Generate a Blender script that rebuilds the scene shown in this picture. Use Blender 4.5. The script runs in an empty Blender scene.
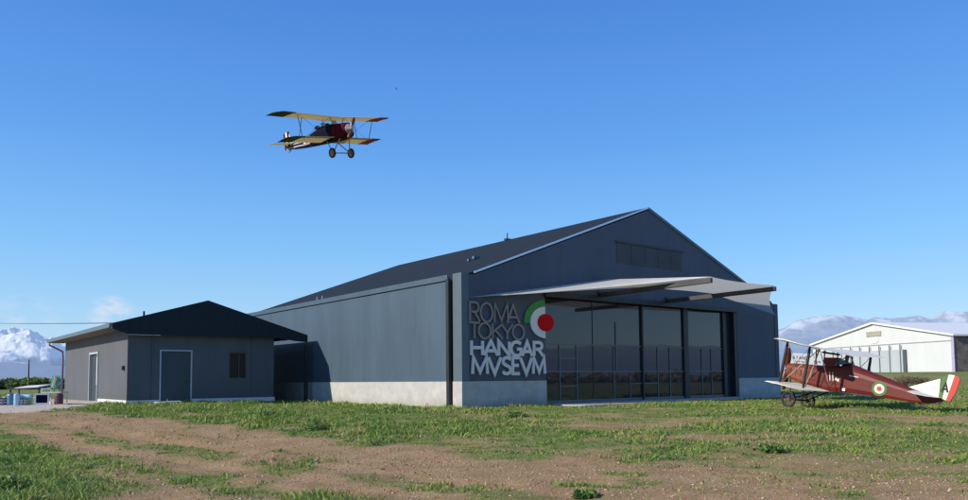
import bpy, bmesh, math, random
import numpy as np
from mathutils import Vector, Matrix
R = math.radians
random.seed(7)
rng = np.random.default_rng(11)
scene = bpy.context.scene
COL = scene.collection

# ------------------------------------------------------------------ helpers
def link(o, parent=None):
    COL.objects.link(o)
    if parent is not None:
        o.parent = parent
    return o

def tag(o, label=None, cat=None, group=None, kind=None):
    if label: o['label'] = label
    if cat: o['category'] = cat
    if group: o['group'] = group
    if kind: o['kind'] = kind
    return o

def empty(name, loc=(0, 0, 0), rot=(0, 0, 0), scale=1.0):
    o = bpy.data.objects.new(name, None)
    o.empty_display_size = .3
    o.location = loc
    o.rotation_euler = rot
    o.scale = (scale,) * 3
    return link(o)

class MB:
    """collects simple shapes, builds ONE mesh object"""
    def __init__(self):
        self.v = []; self.f = []; self.mi = []; self.cur = 0
    def add(self, vs, fs):
        n = len(self.v)
        self.v += [tuple(p) for p in vs]
        self.f += [tuple(i + n for i in f) for f in fs]
        self.mi += [self.cur] * len(fs)
        return self
    def box(self, x0, x1, y0, y1, z0, z1):
        vs = [(x, y, z) for z in (z0, z1) for y in (y0, y1) for x in (x0, x1)]
        return self.add(vs, [(0, 2, 3, 1), (4, 5, 7, 6), (0, 1, 5, 4), (2, 6, 7, 3), (0, 4, 6, 2), (1, 3, 7, 5)])
    def quad(self, a, b, c, d):
        return self.add([a, b, c, d], [(0, 1, 2, 3)])
    def poly(self, pts):
        return self.add(pts, [tuple(range(len(pts)))])
    def prism(self, pts, off):
        """extrude a planar polygon by vector off"""
        n = len(pts); off = Vector(off)
        vs = [Vector(p) for p in pts] + [Vector(p) + off for p in pts]
        fs = [tuple(range(n))[::-1], tuple(range(n, 2 * n))]
        fs += [(i, (i + 1) % n, n + (i + 1) % n, n + i) for i in range(n)]
        return self.add(vs, fs)
    def tube(self, pts, r, n=8, caps=True):
        pts = [Vector(p) for p in pts]
        rs = r if isinstance(r, (list, tuple)) else [r] * len(pts)
        vs = []; fs = []
        for i, p in enumerate(pts):
            t = (pts[min(i + 1, len(pts) - 1)] - pts[max(i - 1, 0)]).normalized()
            a = t.cross(Vector((0, 0, 1)) if abs(t.z) < .95 else Vector((1, 0, 0))).normalized()
            b = t.cross(a)
            for k in range(n):
                w = 2 * math.pi * k / n
                vs.append(p + (a * math.cos(w) + b * math.sin(w)) * rs[i])
        for i in range(len(pts) - 1):
            for k in range(n):
                fs.append((i * n + k, i * n + (k + 1) % n, (i + 1) * n + (k + 1) % n, (i + 1) * n + k))
        if caps:
            fs.append(tuple(range(n))[::-1]); fs.append(tuple(range((len(pts) - 1) * n, len(pts) * n)))
        return self.add(vs, fs)
    def bar(self, a, b, w, h, up=(0, 0, 1)):
        a = Vector(a); b = Vector(b); t = (b - a).normalized()
        s = t.cross(Vector(up)).normalized(); u = s.cross(t)
        vs = [p + s * (sx * w / 2) + u * (sz * h / 2) for p in (a, b) for sx, sz in ((-1, -1), (1, -1), (1, 1), (-1, 1))]
        return self.add(vs, [(0, 3, 2, 1), (4, 5, 6, 7), (0, 1, 5, 4), (1, 2, 6, 5), (2, 3, 7, 6), (3, 0, 4, 7)])
    def lathe(self, prof, axis='Z', n=24, c=(0, 0, 0), caps=True):
        """prof: (radius, height) pairs"""
        vs = []; fs = []
        for r, h in prof:
            for k in range(n):
                w = 2 * math.pi * k / n; a, b = r * math.cos(w), r * math.sin(w)
                vs.append({'Z': (c[0] + a, c[1] + b, c[2] + h), 'Y': (c[0] + a, c[1] + h, c[2] + b), 'X': (c[0] + h, c[1] + a, c[2] + b)}[axis])
        for i in range(len(prof) - 1):
            for k in range(n):
                fs.append((i * n + k, i * n + (k + 1) % n, (i + 1) * n + (k + 1) % n, (i + 1) * n + k))
        if caps and prof[0][0] > 1e-4: fs.append(tuple(range(n)))
        if caps and prof[-1][0] > 1e-4: fs.append(tuple(range((len(prof) - 1) * n, len(prof) * n)))
        return self.add(vs, fs)
    def grid(self, P):
        """P[i][j] points"""
        n, m = len(P), len(P[0])
        vs = [p for row in P for p in row]
        fs = [(i * m + j, i * m + j + 1, (i + 1) * m + j + 1, (i + 1) * m + j) for i in range(n - 1) for j in range(m - 1)]
        return self.add(vs, fs)
    def build(self, name, mat, parent=None, smooth=False, bevel=0, solid=0, label=None, fix=True):
        me = bpy.data.meshes.new(name)
        me.from_pydata([tuple(p) for p in self.v], [], self.f)
        mats = mat if isinstance(mat, (list, tuple)) else [mat]
        for m in mats: me.materials.append(m)
        if len(mats) > 1:
            me.polygons.foreach_set('material_index', self.mi)
        if fix:
            bm = bmesh.new(); bm.from_mesh(me)
            bmesh.ops.recalc_face_normals(bm, faces=bm.faces)
            bm.to_mesh(me); bm.free()
        if smooth:
            me.polygons.foreach_set('use_smooth', [True] * len(me.polygons))
        me.update()
        o = link(bpy.data.objects.new(name, me), parent)
        if bevel:
            b = o.modifiers.new('bevel', 'BEVEL'); b.width = bevel; b.segments = 2; b.limit_method = 'ANGLE'; b.angle_limit = R(40)
        if solid:
            s = o.modifiers.new('solid', 'SOLIDIFY'); s.thickness = solid; s.offset = 0
        if label: o['label'] = label
        return o

def np_mesh(name, V, F, mat, parent=None, colors=None, smooth=False, nside=3):
    """fast mesh from numpy; F is (n,nside) array; colors per vertex"""
    me = bpy.data.meshes.new(name)
    V = np.asarray(V, np.float32); F = np.asarray(F, np.int32)
    me.vertices.add(len(V)); me.vertices.foreach_set('co', V.ravel())
    me.loops.add(F.size); me.loops.foreach_set('vertex_index', F.ravel())
    me.polygons.add(len(F))
    me.polygons.foreach_set('loop_start', np.arange(0, F.size, nside, dtype=np.int32))
    me.polygons.foreach_set('loop_total', np.full(len(F), nside, np.int32))
    if smooth: me.polygons.foreach_set('use_smooth', np.ones(len(F), bool))
    me.update(calc_edges=True)
    if colors is not None:
        a = me.color_attributes.new('col', 'FLOAT_COLOR', 'POINT')
        c = np.ones((len(V), 4), np.float32); c[:, :colors.shape[1]] = colors
        a.data.foreach_set('color', c.ravel())
    me.materials.append(mat)
    return link(bpy.data.objects.new(name, me), parent)

# ------------------------------------------------------------------ numpy noise
def hsh(i, j, s=0):
    h = (i.astype(np.int64) * 374761393 + j.astype(np.int64) * 668265263 + s * 1442695041) & 0x7fffffff
    h = (h ^ (h >> 13)) * 1274126177 & 0x7fffffff
    h = h ^ (h >> 16)
    return (h & 0xffff) / 65535.0
def vnoise(x, y, s=0):
    i = np.floor(x); j = np.floor(y); fx = x - i; fy = y - j
    fx = fx * fx * (3 - 2 * fx); fy = fy * fy * (3 - 2 * fy)
    i = i.astype(np.int64); j = j.astype(np.int64)
    a = hsh(i, j, s); b = hsh(i + 1, j, s); c = hsh(i, j + 1, s); d = hsh(i + 1, j + 1, s)
    return (a * (1 - fx) + b * fx) * (1 - fy) + (c * (1 - fx) + d * fx) * fy
def fbm(x, y, o=4, s=0):
    x = np.asarray(x, float); y = np.asarray(y, float)
    t = 0; a = .5; n = 0
    for k in range(o):
        t = t + a * vnoise(x * 2 ** k + 13.7 * k, y * 2 ** k - 7.1 * k, s + k); n += a; a *= .5
    return t / n
def ss(a, b, x):
    t = np.clip((x - a) / (b - a), 0, 1); return t * t * (3 - 2 * t)

# ------------------------------------------------------------------ materials
def mat(name, col, rough=.6, metal=0, spec=.5, var=.15, vscale=3, bump=0, bscale=30, ior=1.5, coat=0, col2=None, stretch=None):
    m = bpy.data.materials.new(name); m.use_nodes = True
    N = m.node_tree.nodes; Lk = m.node_tree.links
    b = N['Principled BSDF']
    b.inputs['Roughness'].default_value = rough; b.inputs['Metallic'].default_value = metal
    b.inputs['IOR'].default_value = ior; b.inputs['Coat Weight'].default_value = coat
    b.inputs['Specular IOR Level'].default_value = spec
    tc = N.new('ShaderNodeTexCoord'); src = tc.outputs['Object']
    if stretch:
        mp = N.new('ShaderNodeMapping'); mp.inputs['Scale'].default_value = stretch
        Lk.new(src, mp.inputs['Vector']); src = mp.outputs['Vector']
    n = N.new('ShaderNodeTexNoise'); n.inputs['Scale'].default_value = vscale; n.inputs['Detail'].default_value = 6
    n.inputs['Roughness'].default_value = .65
    Lk.new(src, n.inputs['Vector'])
    r = N.new('ShaderNodeValToRGB')
    r.color_ramp.elements[0].position = .3; r.color_ramp.elements[1].position = .7
    c2 = col2 or tuple(c * (1 + var) for c in col)
    c1 = tuple(c * (1 - var) for c in col) if not col2 else col
    r.color_ramp.elements[0].color = (*c1, 1); r.color_ramp.elements[1].color = (*c2, 1)
    Lk.new(n.outputs['Fac'], r.inputs['Fac']); Lk.new(r.outputs['Color'], b.inputs['Base Color'])
    if bump:
        n2 = N.new('ShaderNodeTexNoise'); n2.inputs['Scale'].default_value = bscale; n2.inputs['Detail'].default_value = 4
        Lk.new(src, n2.inputs['Vector'])
        bp = N.new('ShaderNodeBump'); bp.inputs['Strength'].default_value = bump; bp.inputs['Distance'].default_value = .02
        Lk.new(n2.outputs['Fac'], bp.inputs['Height']); Lk.new(bp.outputs['Normal'], b.inputs['Normal'])
    return m

def cladding(name, col, period=1.0, depth=.01, rough=.45, axis='XY', var=.08, groove=.75):
    """sheet-metal panels: narrow vertical joints plus faint streaks"""
    m = mat(name, col, rough, var=var, vscale=.8, stretch=(1, 1, .25), spec=.12 if 'roof' in name else .4)
    N = m.node_tree.nodes; Lk = m.node_tree.links; b = N['Principled BSDF']
    tc = N.new('ShaderNodeTexCoord'); sp = N.new('ShaderNodeSeparateXYZ'); Lk.new(tc.outputs['Object'], sp.inputs['Vector'])
    if axis == 'XY':
        ad = N.new('ShaderNodeMath'); ad.operation = 'ADD'; Lk.new(sp.outputs['X'], ad.inputs[0]); Lk.new(sp.outputs['Y'], ad.inputs[1]); s = ad.outputs[0]
    else:
        s = sp.outputs[axis]
    dv = N.new('ShaderNodeMath'); dv.operation = 'DIVIDE'; dv.inputs[1].default_value = period; Lk.new(s, dv.inputs[0])
    fr = N.new('ShaderNodeMath'); fr.operation = 'FRACT'; Lk.new(dv.outputs[0], fr.inputs[0])
    pp = N.new('ShaderNodeMath'); pp.operation = 'PINGPONG'; pp.inputs[1].default_value = .5; Lk.new(fr.outputs[0], pp.inputs[0])
    rp = N.new('ShaderNodeMapRange'); rp.inputs['From Min'].default_value = 0; rp.inputs['From Max'].default_value = .03 / period
    rp.inputs['To Min'].default_value = groove; rp.inputs['To Max'].default_value = 1; Lk.new(pp.outputs[0], rp.inputs['Value'])
    src = b.inputs['Base Color'].links[0].from_socket
    mx = N.new('ShaderNodeMix'); mx.data_type = 'RGBA'; mx.blend_type = 'MULTIPLY'; mx.inputs['Factor'].default_value = 1
    Lk.new(src, mx.inputs['A']); cb = N.new('ShaderNodeCombineColor')
    for k in range(3): Lk.new(rp.outputs['Result'], cb.inputs[k])
    Lk.new(cb.outputs[0], mx.inputs['B']); Lk.new(mx.outputs['Result'], b.inputs['Base Color'])
    bp = N.new('ShaderNodeBump'); bp.inputs['Distance'].default_value = depth; bp.inputs['Strength'].default_value = .6
    Lk.new(rp.outputs['Result'], bp.inputs['Height']); Lk.new(bp.outputs['Normal'], b.inputs['Normal'])
    return m

def attr_mat(name, rough=.8, transl=0, var=.2, vscale=8):
    m = bpy.data.materials.new(name); m.use_nodes = True
    N = m.node_tree.nodes; Lk = m.node_tree.links; b = N['Principled BSDF']
    b.inputs['Roughness'].default_value = rough; b.inputs['Specular IOR Level'].default_value = .25
    a = N.new('ShaderNodeAttribute'); a.attribute_name = 'col'
    Lk.new(a.outputs['Color'], b.inputs['Base Color'])
    if transl:
        t = N.new('ShaderNodeBsdfTranslucent'); Lk.new(a.outputs['Color'], t.inputs['Color'])
        mx = N.new('ShaderNodeMixShader'); mx.inputs[0].default_value = transl
        Lk.new(b.outputs[0], mx.inputs[1]); Lk.new(t.outputs[0], mx.inputs[2])
        Lk.new(mx.outputs[0], N['Material Output'].inputs['Surface'])
    return m

def glass_mat(name, col=(.012, .015, .018), rough=.02, ior=1.45, wob=.0):
    m = bpy.data.materials.new(name); m.use_nodes = True
    N = m.node_tree.nodes; Lk = m.node_tree.links; b = N['Principled BSDF']
    b.inputs['Base Color'].default_value = (*col, 1); b.inputs['Roughness'].default_value = rough; b.inputs['IOR'].default_value = ior
    tc = N.new('ShaderNodeTexCoord'); n = N.new('ShaderNodeTexNoise'); n.inputs['Scale'].default_value = .5
    Lk.new(tc.outputs['Object'], n.inputs['Vector'])
    bp = N.new('ShaderNodeBump'); bp.inputs['Strength'].default_value = .05; bp.inputs['Distance'].default_value = .02
    Lk.new(n.outputs['Fac'], bp.inputs['Height']); Lk.new(bp.outputs['Normal'], b.inputs['Normal'])
    return m

def sail_mat(name, col, tr=.35):
    m = mat(name, col, .8, var=.05, vscale=1.5)
    N = m.node_tree.nodes; Lk = m.node_tree.links; b = N['Principled BSDF']
    t = N.new('ShaderNodeBsdfTranslucent'); t.inputs['Color'].default_value = (*col, 1)
    mx = N.new('ShaderNodeMixShader'); mx.inputs[0].default_value = tr
    Lk.new(b.outputs[0], mx.inputs[1]); Lk.new(t.outputs[0], mx.inputs[2]); Lk.new(mx.outputs[0], N['Material Output'].inputs['Surface'])
    return m

M = dict(
    clad=cladding('blue grey cladding', (.064, .098, .131), 1.0, .010, .5, groove=.78, var=.13),
    cladf=cladding('shaded blue grey cladding', (.074, .090, .117), 1.0, .006, .6, groove=.84, var=.13),  # side cladding recoloured for the shaded front face
    pil=mat('pilaster metal', (.095, .125, .145), .45, var=.06),
    roof=cladding('dark roof sheet', (.021, .027, .034), .5, .02, .8, axis='Y', groove=.8),
    trim=mat('light metal trim', (.62, .66, .72), .3, metal=.6, var=.05),
    dark=mat('dark steel', (.018, .021, .026), .45, var=.2),
    recess=mat('recess shade', (.012, .014, .018), .7, var=.2),  # near-black paints in the shade inside gaps and recesses
    conc=mat('pale concrete', (.45, .435, .40), .85, var=.16, vscale=2.2, bump=.25, bscale=40),
    apron=mat('apron concrete', (.42, .42, .40), .9, var=.12, vscale=2, bump=.2),
    glass=glass_mat('dark glazing', (.026, .031, .037), .02, 1.6),
    glass2=glass_mat('small window glass', (.02, .018, .015)),
    lattice=mat('grey lattice bar', (.14, .145, .15), .5, var=.15),
    beam=mat('beam steel', (.05, .045, .042), .5, var=.2),
    sail=sail_mat('white sail fabric', (.78, .755, .70), .42),
    bronze=mat('bronze grey letters', (.29, .23, .195), .5, var=.08),
    silver=mat('pale letters', (.76, .71, .65), .5, var=.06),
    green=mat('emblem green', (.05, .26, .04), .5, var=.06),
    white=mat('emblem white', (.78, .76, .72), .5, var=.04),
    red=mat('emblem red', (.62, .006, .010), .7, spec=.1, var=.05),
    grey=cladding('grey panel', (.098, .103, .112), 1.2, .004, .7, groove=.9, var=.1),
    greydk=cladding('shaded grey panel', (.092, .102, .116), 1.2, .004, .7, groove=.9, var=.1),
    aroof=cladding('annex roof sheet', (.020, .029, .038), .4, .02, .5, axis='X', groove=.85),
    agut=mat('gutter metal', (.13, .17, .19), .4, metal=.3, var=.08),
    soffit=mat('soffit board', (.16, .13, .11), .8),
    whitep=mat('white paint', (.78, .77, .74), .6, var=.05),
    framem=mat('pale frame', (.42, .46, .48), .45, var=.05),
    bdoor=mat('blue grey door', (.035, .055, .07), .5, var=.12),
    plw=mat('white plinth', (.66, .66, .64), .8, var=.08),
    pipe=mat('downpipe lilac grey', (.20, .17, .27), .45, var=.08),
)

def splash(m, z0, z1, col):
    N = m.node_tree.nodes; Lk = m.node_tree.links; b = N['Principled BSDF']; src = b.inputs['Base Color'].links[0].from_socket
    tc = N.new('ShaderNodeTexCoord'); sp = N.new('ShaderNodeSeparateXYZ'); Lk.new(tc.outputs['Object'], sp.inputs[0])
    n = N.new('ShaderNodeTexNoise'); n.inputs['Scale'].default_value = 1.6; n.inputs['Detail'].default_value = 8; n.inputs['Roughness'].default_value = .7; Lk.new(tc.outputs['Object'], n.inputs['Vector'])
    ml = N.new('ShaderNodeMath'); ml.operation = 'MULTIPLY_ADD'; ml.inputs[1].default_value = 1.1 * (z1 - z0); Lk.new(n.outputs['Fac'], ml.inputs[0]); Lk.new(sp.outputs['Z'], ml.inputs[2])
    r = N.new('ShaderNodeMapRange'); r.inputs['From Min'].default_value = z0 + .5 * (z1 - z0); r.inputs['From Max'].default_value = z1 + .6 * (z1 - z0); r.inputs['To Min'].default_value = .7; r.inputs['To Max'].default_value = 0
    Lk.new(ml.outputs[0], r.inputs['Value'])
    mx = N.new('ShaderNodeMix'); mx.data_type = 'RGBA'; Lk.new(r.outputs[0], mx.inputs['Factor']); Lk.new(src, mx.inputs['A']); mx.inputs['B'].default_value = (*col, 1); Lk.new(mx.outputs['Result'], b.inputs['Base Color'])
splash(M['conc'], -.1, .35, (.27, .22, .15)); splash(M['plw'], -.1, .22, (.32, .28, .2)); splash(M['grey'], .0, .7, (.085, .08, .075)); splash(M['greydk'], .0, .6, (.08, .085, .09))

# ------------------------------------------------------------------ camera
cam = bpy.data.cameras.new('camera'); camo = link(bpy.data.objects.new('camera', cam))
cam.sensor_width = 36; cam.lens = 752.657 / 968 * 36; cam.clip_end = 30000; cam.clip_start = .1
cam.shift_y = (328.991 - 250) / 968
CAMZ = 1.046
pit, rol = R(3.798), R(.57)
fw = Vector((0, math.cos(pit), math.sin(pit))); rt = Vector((1, 0, 0)); up = rt.cross(fw)
rt2 = rt * math.cos(rol) - up * math.sin(rol); up2 = up * math.cos(rol) + rt * math.sin(rol)
mtx = Matrix((rt2, up2, -fw)).transposed().to_4x4(); mtx.translation = (0, 0, CAMZ)
camo.matrix_world = mtx
scene.camera = camo

# ------------------------------------------------------------------ light
YAW = R(38.75)
U = Vector((math.cos(YAW), math.sin(YAW), 0)); V = Vector((-math.sin(YAW), math.cos(YAW), 0)); C0 = Vector((-.798, 27, 0))
def W(x, y, z=0): return C0 + U * x + V * y + Vector((0, 0, z))
tosun = (-U + .25 * V + Vector((0, 0, .56))).normalized()
sun = bpy.data.lights.new('sun', 'SUN'); sun.energy = 5.0; sun.angle = R(.55); sun.color = (1, .93, .82)
suno = link(bpy.data.objects.new('sun', sun)); suno.rotation_euler = tosun.to_track_quat('Z', 'Y').to_euler(); suno.location = (-40, -20, 40)
elev = math.asin(tosun.z); az = math.atan2(tosun.x, tosun.y)

world = bpy.data.worlds.new('World'); scene.world = world; world.use_nodes = True
N = world.node_tree.nodes; Lk = world.node_tree.links
bg = N['Background']; sky = N.new('ShaderNodeTexSky'); sky.sky_type = 'NISHITA'; sky.sun_disc = False
sky.sun_elevation = elev; sky.sun_rotation = az; sky.air_density = 1.0; sky.dust_density = .25; sky.ozone_density = 2.2; sky.altitude = 100
hs = N.new('ShaderNodeMix'); hs.data_type = 'RGBA'; hs.blend_type = 'MULTIPLY'; hs.inputs['Factor'].default_value = 1
hs.inputs['B'].default_value = (1.05, 1.35, 1.65, 1); Lk.new(sky.outputs[0], hs.inputs['A'])
# clear-air blue by elevation, blended over the Nishita sky
tg = N.new('ShaderNodeTexCoord'); sz = N.new('ShaderNodeSeparateXYZ'); Lk.new(tg.outputs['Generated'], sz.inputs[0])
rz_ = N.new('ShaderNodeValToRGB'); el = rz_.color_ramp.elements
STOPS = [(0, (.56, .74, .90)), (.058, (.46, .69, .92)), (.105, (.345, .63, .95)), (.17, (.235, .55, .98)), (.295, (.125, .376, .90)), (.45, (.070, .255, .76)), (1, (.035, .13, .45))]
while len(el) < len(STOPS): el.new(.5)
for k_, (p_, c_) in enumerate(STOPS): el[k_].position = p_; el[k_].color = (*c_, 1)
Lk.new(sz.outputs['Z'], rz_.inputs['Fac'])
scl = N.new('ShaderNodeVectorMath'); scl.operation = 'SCALE'; scl.inputs['Scale'].default_value = 10; Lk.new(rz_.outputs['Color'], scl.inputs[0])
hm = N.new('ShaderNodeMix'); hm.data_type = 'RGBA'; hm.inputs['Factor'].default_value = .8
Lk.new(hs.outputs['Result'], hm.inputs['A']); Lk.new(scl.outputs[0], hm.inputs['B']); hs = hm
# small fair-weather clouds: noise on the sky direction
tc = N.new('ShaderNodeTexCoord')
def cloud(prev, d, cosr, scale, amount, col, seed):
    d = Vector(d).normalized()
    dt = N.new('ShaderNodeVectorMath'); dt.operation = 'DOT_PRODUCT'; dt.inputs[1].default_value = d; Lk.new(tc.outputs['Generated'], dt.inputs[0])
    mr = N.new('ShaderNodeMapRange'); mr.inputs['From Min'].default_value = cosr; mr.inputs['From Max'].default_value = 1 - (1 - cosr) * .15
    mr.clamp = True; Lk.new(dt.outputs['Value'], mr.inputs['Value'])
    mp = N.new('ShaderNodeMapping'); mp.inputs['Scale'].default_value = (scale, scale, scale * 2.2); mp.inputs['Location'].default_value = (seed, seed * .7, 0)
    Lk.new(tc.outputs['Generated'], mp.inputs['Vector'])
    n = N.new('ShaderNodeTexNoise'); n.inputs['Scale'].default_value = 1; n.inputs['Detail'].default_value = 7; Lk.new(mp.outputs[0], n.inputs['Vector'])
    r = N.new('ShaderNodeMapRange'); r.inputs['From Min'].default_value = .42; r.inputs['From Max'].default_value = .72; r.interpolation_type = 'SMOOTHSTEP'
    Lk.new(n.outputs['Fac'], r.inputs['Value'])
    mu = N.new('ShaderNodeMath'); mu.operation = 'MULTIPLY'; Lk.new(mr.outputs[0], mu.inputs[0]); Lk.new(r.outputs[0], mu.inputs[1])
    m2 = N.new('ShaderNodeMath'); m2.operation = 'MULTIPLY'; m2.inputs[1].default_value = amount; Lk.new(mu.outputs[0], m2.inputs[0])
    mx = N.new('ShaderNodeMix'); mx.data_type = 'RGBA'; Lk.new(m2.outputs[0], mx.inputs['Factor']); Lk.new(prev, mx.inputs['A'])
    mx.inputs['B'].default_value = (*col, 1)
    return mx.outputs['Result']
o = hs.outputs['Result']
CL = (7.2, 7.9, 9.0)
o = cloud(o, (-.497, 1, .088), .99955, 34, .8, CL, 2.2)
o = cloud(o, (-.615, 1, .070), .9990, 40, .45, CL, 4.1)
Lk.new(o, bg.inputs['Color']); bg.inputs['Strength'].default_value = .10

scene.view_settings.view_transform = 'Standard'; scene.view_settings.look = 'None'
scene.view_settings.exposure = 0; scene.view_settings.gamma = 1
scene.cycles.max_bounces = 6

# ------------------------------------------------------------------ ground
def H0(x, y):
    return -.5 + .52 * ss(12, 25, y) + .15 * ss(-5, -15, x) * ss(15, 28, y) + 1.4 * ss(50, 105, y) * ss(5, 40, x)
UX = [-40, -15.07, -13.99, -12.95, -11.29, -8.53, -6.25, -4.33, -2.77, -1.14, -.1, 1.03, 2.08, 3.03, 3.89, 4.98, 5.94, 6.94, 14]
UY = [30, 23.51, 23.78, 24.2, 22.79, 21.17, 19.31, 17.72, 16.79, 15.62, 14.72, 14.24, 13.75, 13.18, 12.61, 12.04, 11.46, 10.95, 9.6]
FY = [6, 8, 10, 11.4, 12.8, 15.9, 17.3, 19.2, 23]; FX = [-3.6, -4.6, -5.1, -5.6, -6.8, -8.6, -10.1, -12.3, -16]
STRIP = [(-7.6, 14.5), (-6.4, 13.5), (-4.7, 11.8), (-3.3, 10.8), (-2.1, 9.9), (-1.2, 9.0)]
MID = [(-12.6, 20.5), (-10.9, 19.5), (-9, 17.7), (-7.35, 16.6), (-5.7, 15.2), (-4.4, 14.1), (-2.8, 12.8), (-1.6, 11.6), (-.3, 10.5), (1.2, 9.0)]
BARE = [(2.7, 19.6, .9, .5), (5.5, 16.4, 1.1, .35), (7.2, 16.1, .8, .3), (11.3, 20.8, 1.3, .7), (6.1, 13.5, 1.3, .45), (8.35, 14.3, 1.2, .45), (-9, 23.2, 1.2, .6), (3.2, 15.8, .8, .3), (12, 17.5, 1.3, .4), (0.5, 21, .8, .3), (14.5, 24, 1.4, .5)]
def pdist(x, y, pl):
    d = np.full(np.shape(x), 1e9)
    for (ax, ay), (bx, by) in zip(pl[:-1], pl[1:]):
        t = np.clip(((x - ax) * (bx - ax) + (y - ay) * (by - ay)) / ((bx - ax) ** 2 + (by - ay) ** 2), 0, 1)
        d = np.minimum(d, np.hypot(x - ax - t * (bx - ax), y - ay - t * (by - ay)))
    return d
def path_mask(x, y):
    n = (fbm(x * .9, y * .9, 3, 40) - .5) * 1.2
    m = ss(.0, .8, (-13.6 - x) + n - .35 * (y - 25)*(y > 25)) * ss(23.4, 24.2, y + n * .5 + .15 * (x + 15)) * ss(44, 38, y)
    return m
def grass_mask(x, y):
    n1 = fbm(x * .55, y * .55, 4, 3) - .5; n2 = fbm(x * 2.1, y * 2.1, 3, 9) - .5
    d = y - np.interp(x, UX, UY) + n1 * 1.6 + n2 * .8
    g = ss(-.35, .55, d)
    # patchy on the right, near the dirt edge
    edge = ss(4.5, .3, d) * ss(.5, 4, x)
    g = g * (1 - edge * .55 * ss(.46, .60, fbm(x * .8 + 5, y * .8, 4, 21)))
    g = g * (1 - .70 * ss(.53, .66, fbm(x * .55, y * 1.1, 5, 33)) * ss(-8, 2, x))
    g = g * (1 - .4 * ss(.56, .70, fbm(x * 1.3, y * 2.0, 4, 37)))
    for bx, by, rx, ry in BARE:
        q = ((x - bx) / rx) ** 2 + ((y - by) / ry) ** 2 + n2 * 1.5 + n1
        g = g * (1 - .85 * np.exp(-np.clip(q, 0, 20)))
    g2 = ss(-.4, .6, np.interp(y, FY, FX) - x + n1 * 2.0 + n2 * .8) * ss(23, 19, y)
    g3 = ss(.85, .25, pdist(x, y, STRIP) + n1 * 1.6 + n2 * 1.1) * .9
    g4 = ss(.45, .12, pdist(x, y, MID) + n1 * 1.2 + n2 * 1.2) * .7
    g5 = ss(.62, .74, fbm(x * .9 + 31, y * .9, 4, 55)) * .75
    g = np.maximum.reduce([g, g2, g3, g4, g5])
    return np.clip(g * (1 - path_mask(x, y)), 0, 1)
def Hn(x, y):
    near = ss(60, 30, np.hypot(x, y - 15))
    ruts = .0
    for off in (-.75, .75):
        d = pdist(x + off * .55, y + off * .75, MID); ruts = ruts - .035 * np.exp(-(d / .22) ** 2)
    return H0(x, y) + near * ((fbm(x * .7, y * .7, 4, 70) - .5) * .10 + (fbm(x * 3, y * 3, 3, 71) - .5) * .05 + ruts)
def gz(x, y): return float(Hn(np.array([float(x)]), np.array([float(y)]))[0])

def axis(dense0, dense1, step, lo, hi, k=1.16):
    a = list(np.arange(dense0, dense1 + 1e-6, step)); s = step; p = dense1
    while p < hi: s *= k; p += s; a.append(p)
    s = step; p = dense0; b = []
    while p > lo: s *= k; p -= s; b.append(p)
    return np.array(b[::-1] + a)
gx = axis(-24, 26, .16, -9000, 9000); gy = axis(6.5, 34, .13, -9000, 9000)
XX, YY = np.meshgrid(gx, gy)
ZZ = Hn(XX, YY)
GM = grass_mask(XX, YY); PM = path_mask(XX, YY)
Vg = np.stack([XX.ravel(), YY.ravel(), ZZ.ravel()], 1)
nx, ny = len(gx), len(gy)
ii, jj = np.meshgrid(np.arange(nx - 1), np.arange(ny - 1)); b0 = (jj * nx + ii).ravel()
Fg = np.stack([b0, b0 + 1, b0 + nx + 1, b0 + nx], 1)

gm = bpy.data.materials.new('ground'); gm.use_nodes = True
N = gm.node_tree.nodes; Lk = gm.node_tree.links; b = N['Principled BSDF']; b.inputs['Roughness'].default_value = .95; b.inputs['Specular IOR Level'].default_value = .15
at = N.new('ShaderNodeAttribute'); at.attribute_name = 'col'; sp = N.new('ShaderNodeSeparateColor'); Lk.new(at.outputs['Color'], sp.inputs[0])
tc = N.new('ShaderNodeTexCoord')
def noise(scale, det=6, rough=.6):
    n = N.new('ShaderNodeTexNoise'); n.inputs['Scale'].default_value = scale; n.inputs['Detail'].default_value = det; n.inputs['Roughness'].default_value = rough
    Lk.new(tc.outputs['Object'], n.inputs['Vector']); return n.outputs['Fac']
def ramp(f, stops):
    r = N.new('ShaderNodeValToRGB'); e = r.color_ramp.elements
    while len(e) < len(stops): e.new(.5)
    for k, (p, c) in enumerate(stops): e[k].position = p; e[k].color = (*c, 1)
    Lk.new(f, r.inputs['Fac']); return r.outputs['Color']
def mixc(f, a, b_):
    m = N.new('ShaderNodeMix'); m.data_type = 'RGBA'; Lk.new(f, m.inputs['Factor']); Lk.new(a, m.inputs['A']); Lk.new(b_, m.inputs['B']); return m.outputs['Result']
dirt = ramp(noise(1.3, 9, .75), [(.28, (.19, .108, .052)), (.5, (.44, .262, .128)), (.72, (.66, .455, .25))])
speck = ramp(noise(38, 4, .8), [(.36, (.13, .075, .036)), (.5, (.43, .26, .125)), (.64, (.72, .54, .33))])
fm = N.new('ShaderNodeMix'); fm.data_type = 'RGBA'; fm.inputs['Factor'].default_value = .5; Lk.new(dirt, fm.inputs['A']); Lk.new(speck, fm.inputs['B']); dirt = fm.outputs['Result']
gr = ramp(noise(2.5, 8, .7), [(.3, (.10, .15, .030)), (.5, (.18, .225, .055)), (.72, (.33, .29, .12))])
pth = ramp(noise(6, 6, .7), [(.3, (.52, .43, .33)), (.7, (.74, .63, .50))])
moss = ramp(noise(.55, 8, .72), [(.50, (0, 0, 0)), (.70, (.40, .40, .40))])
olive = ramp(noise(9, 5, .7), [(.3, (.16, .17, .05)), (.7, (.33, .30, .12))])
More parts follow.
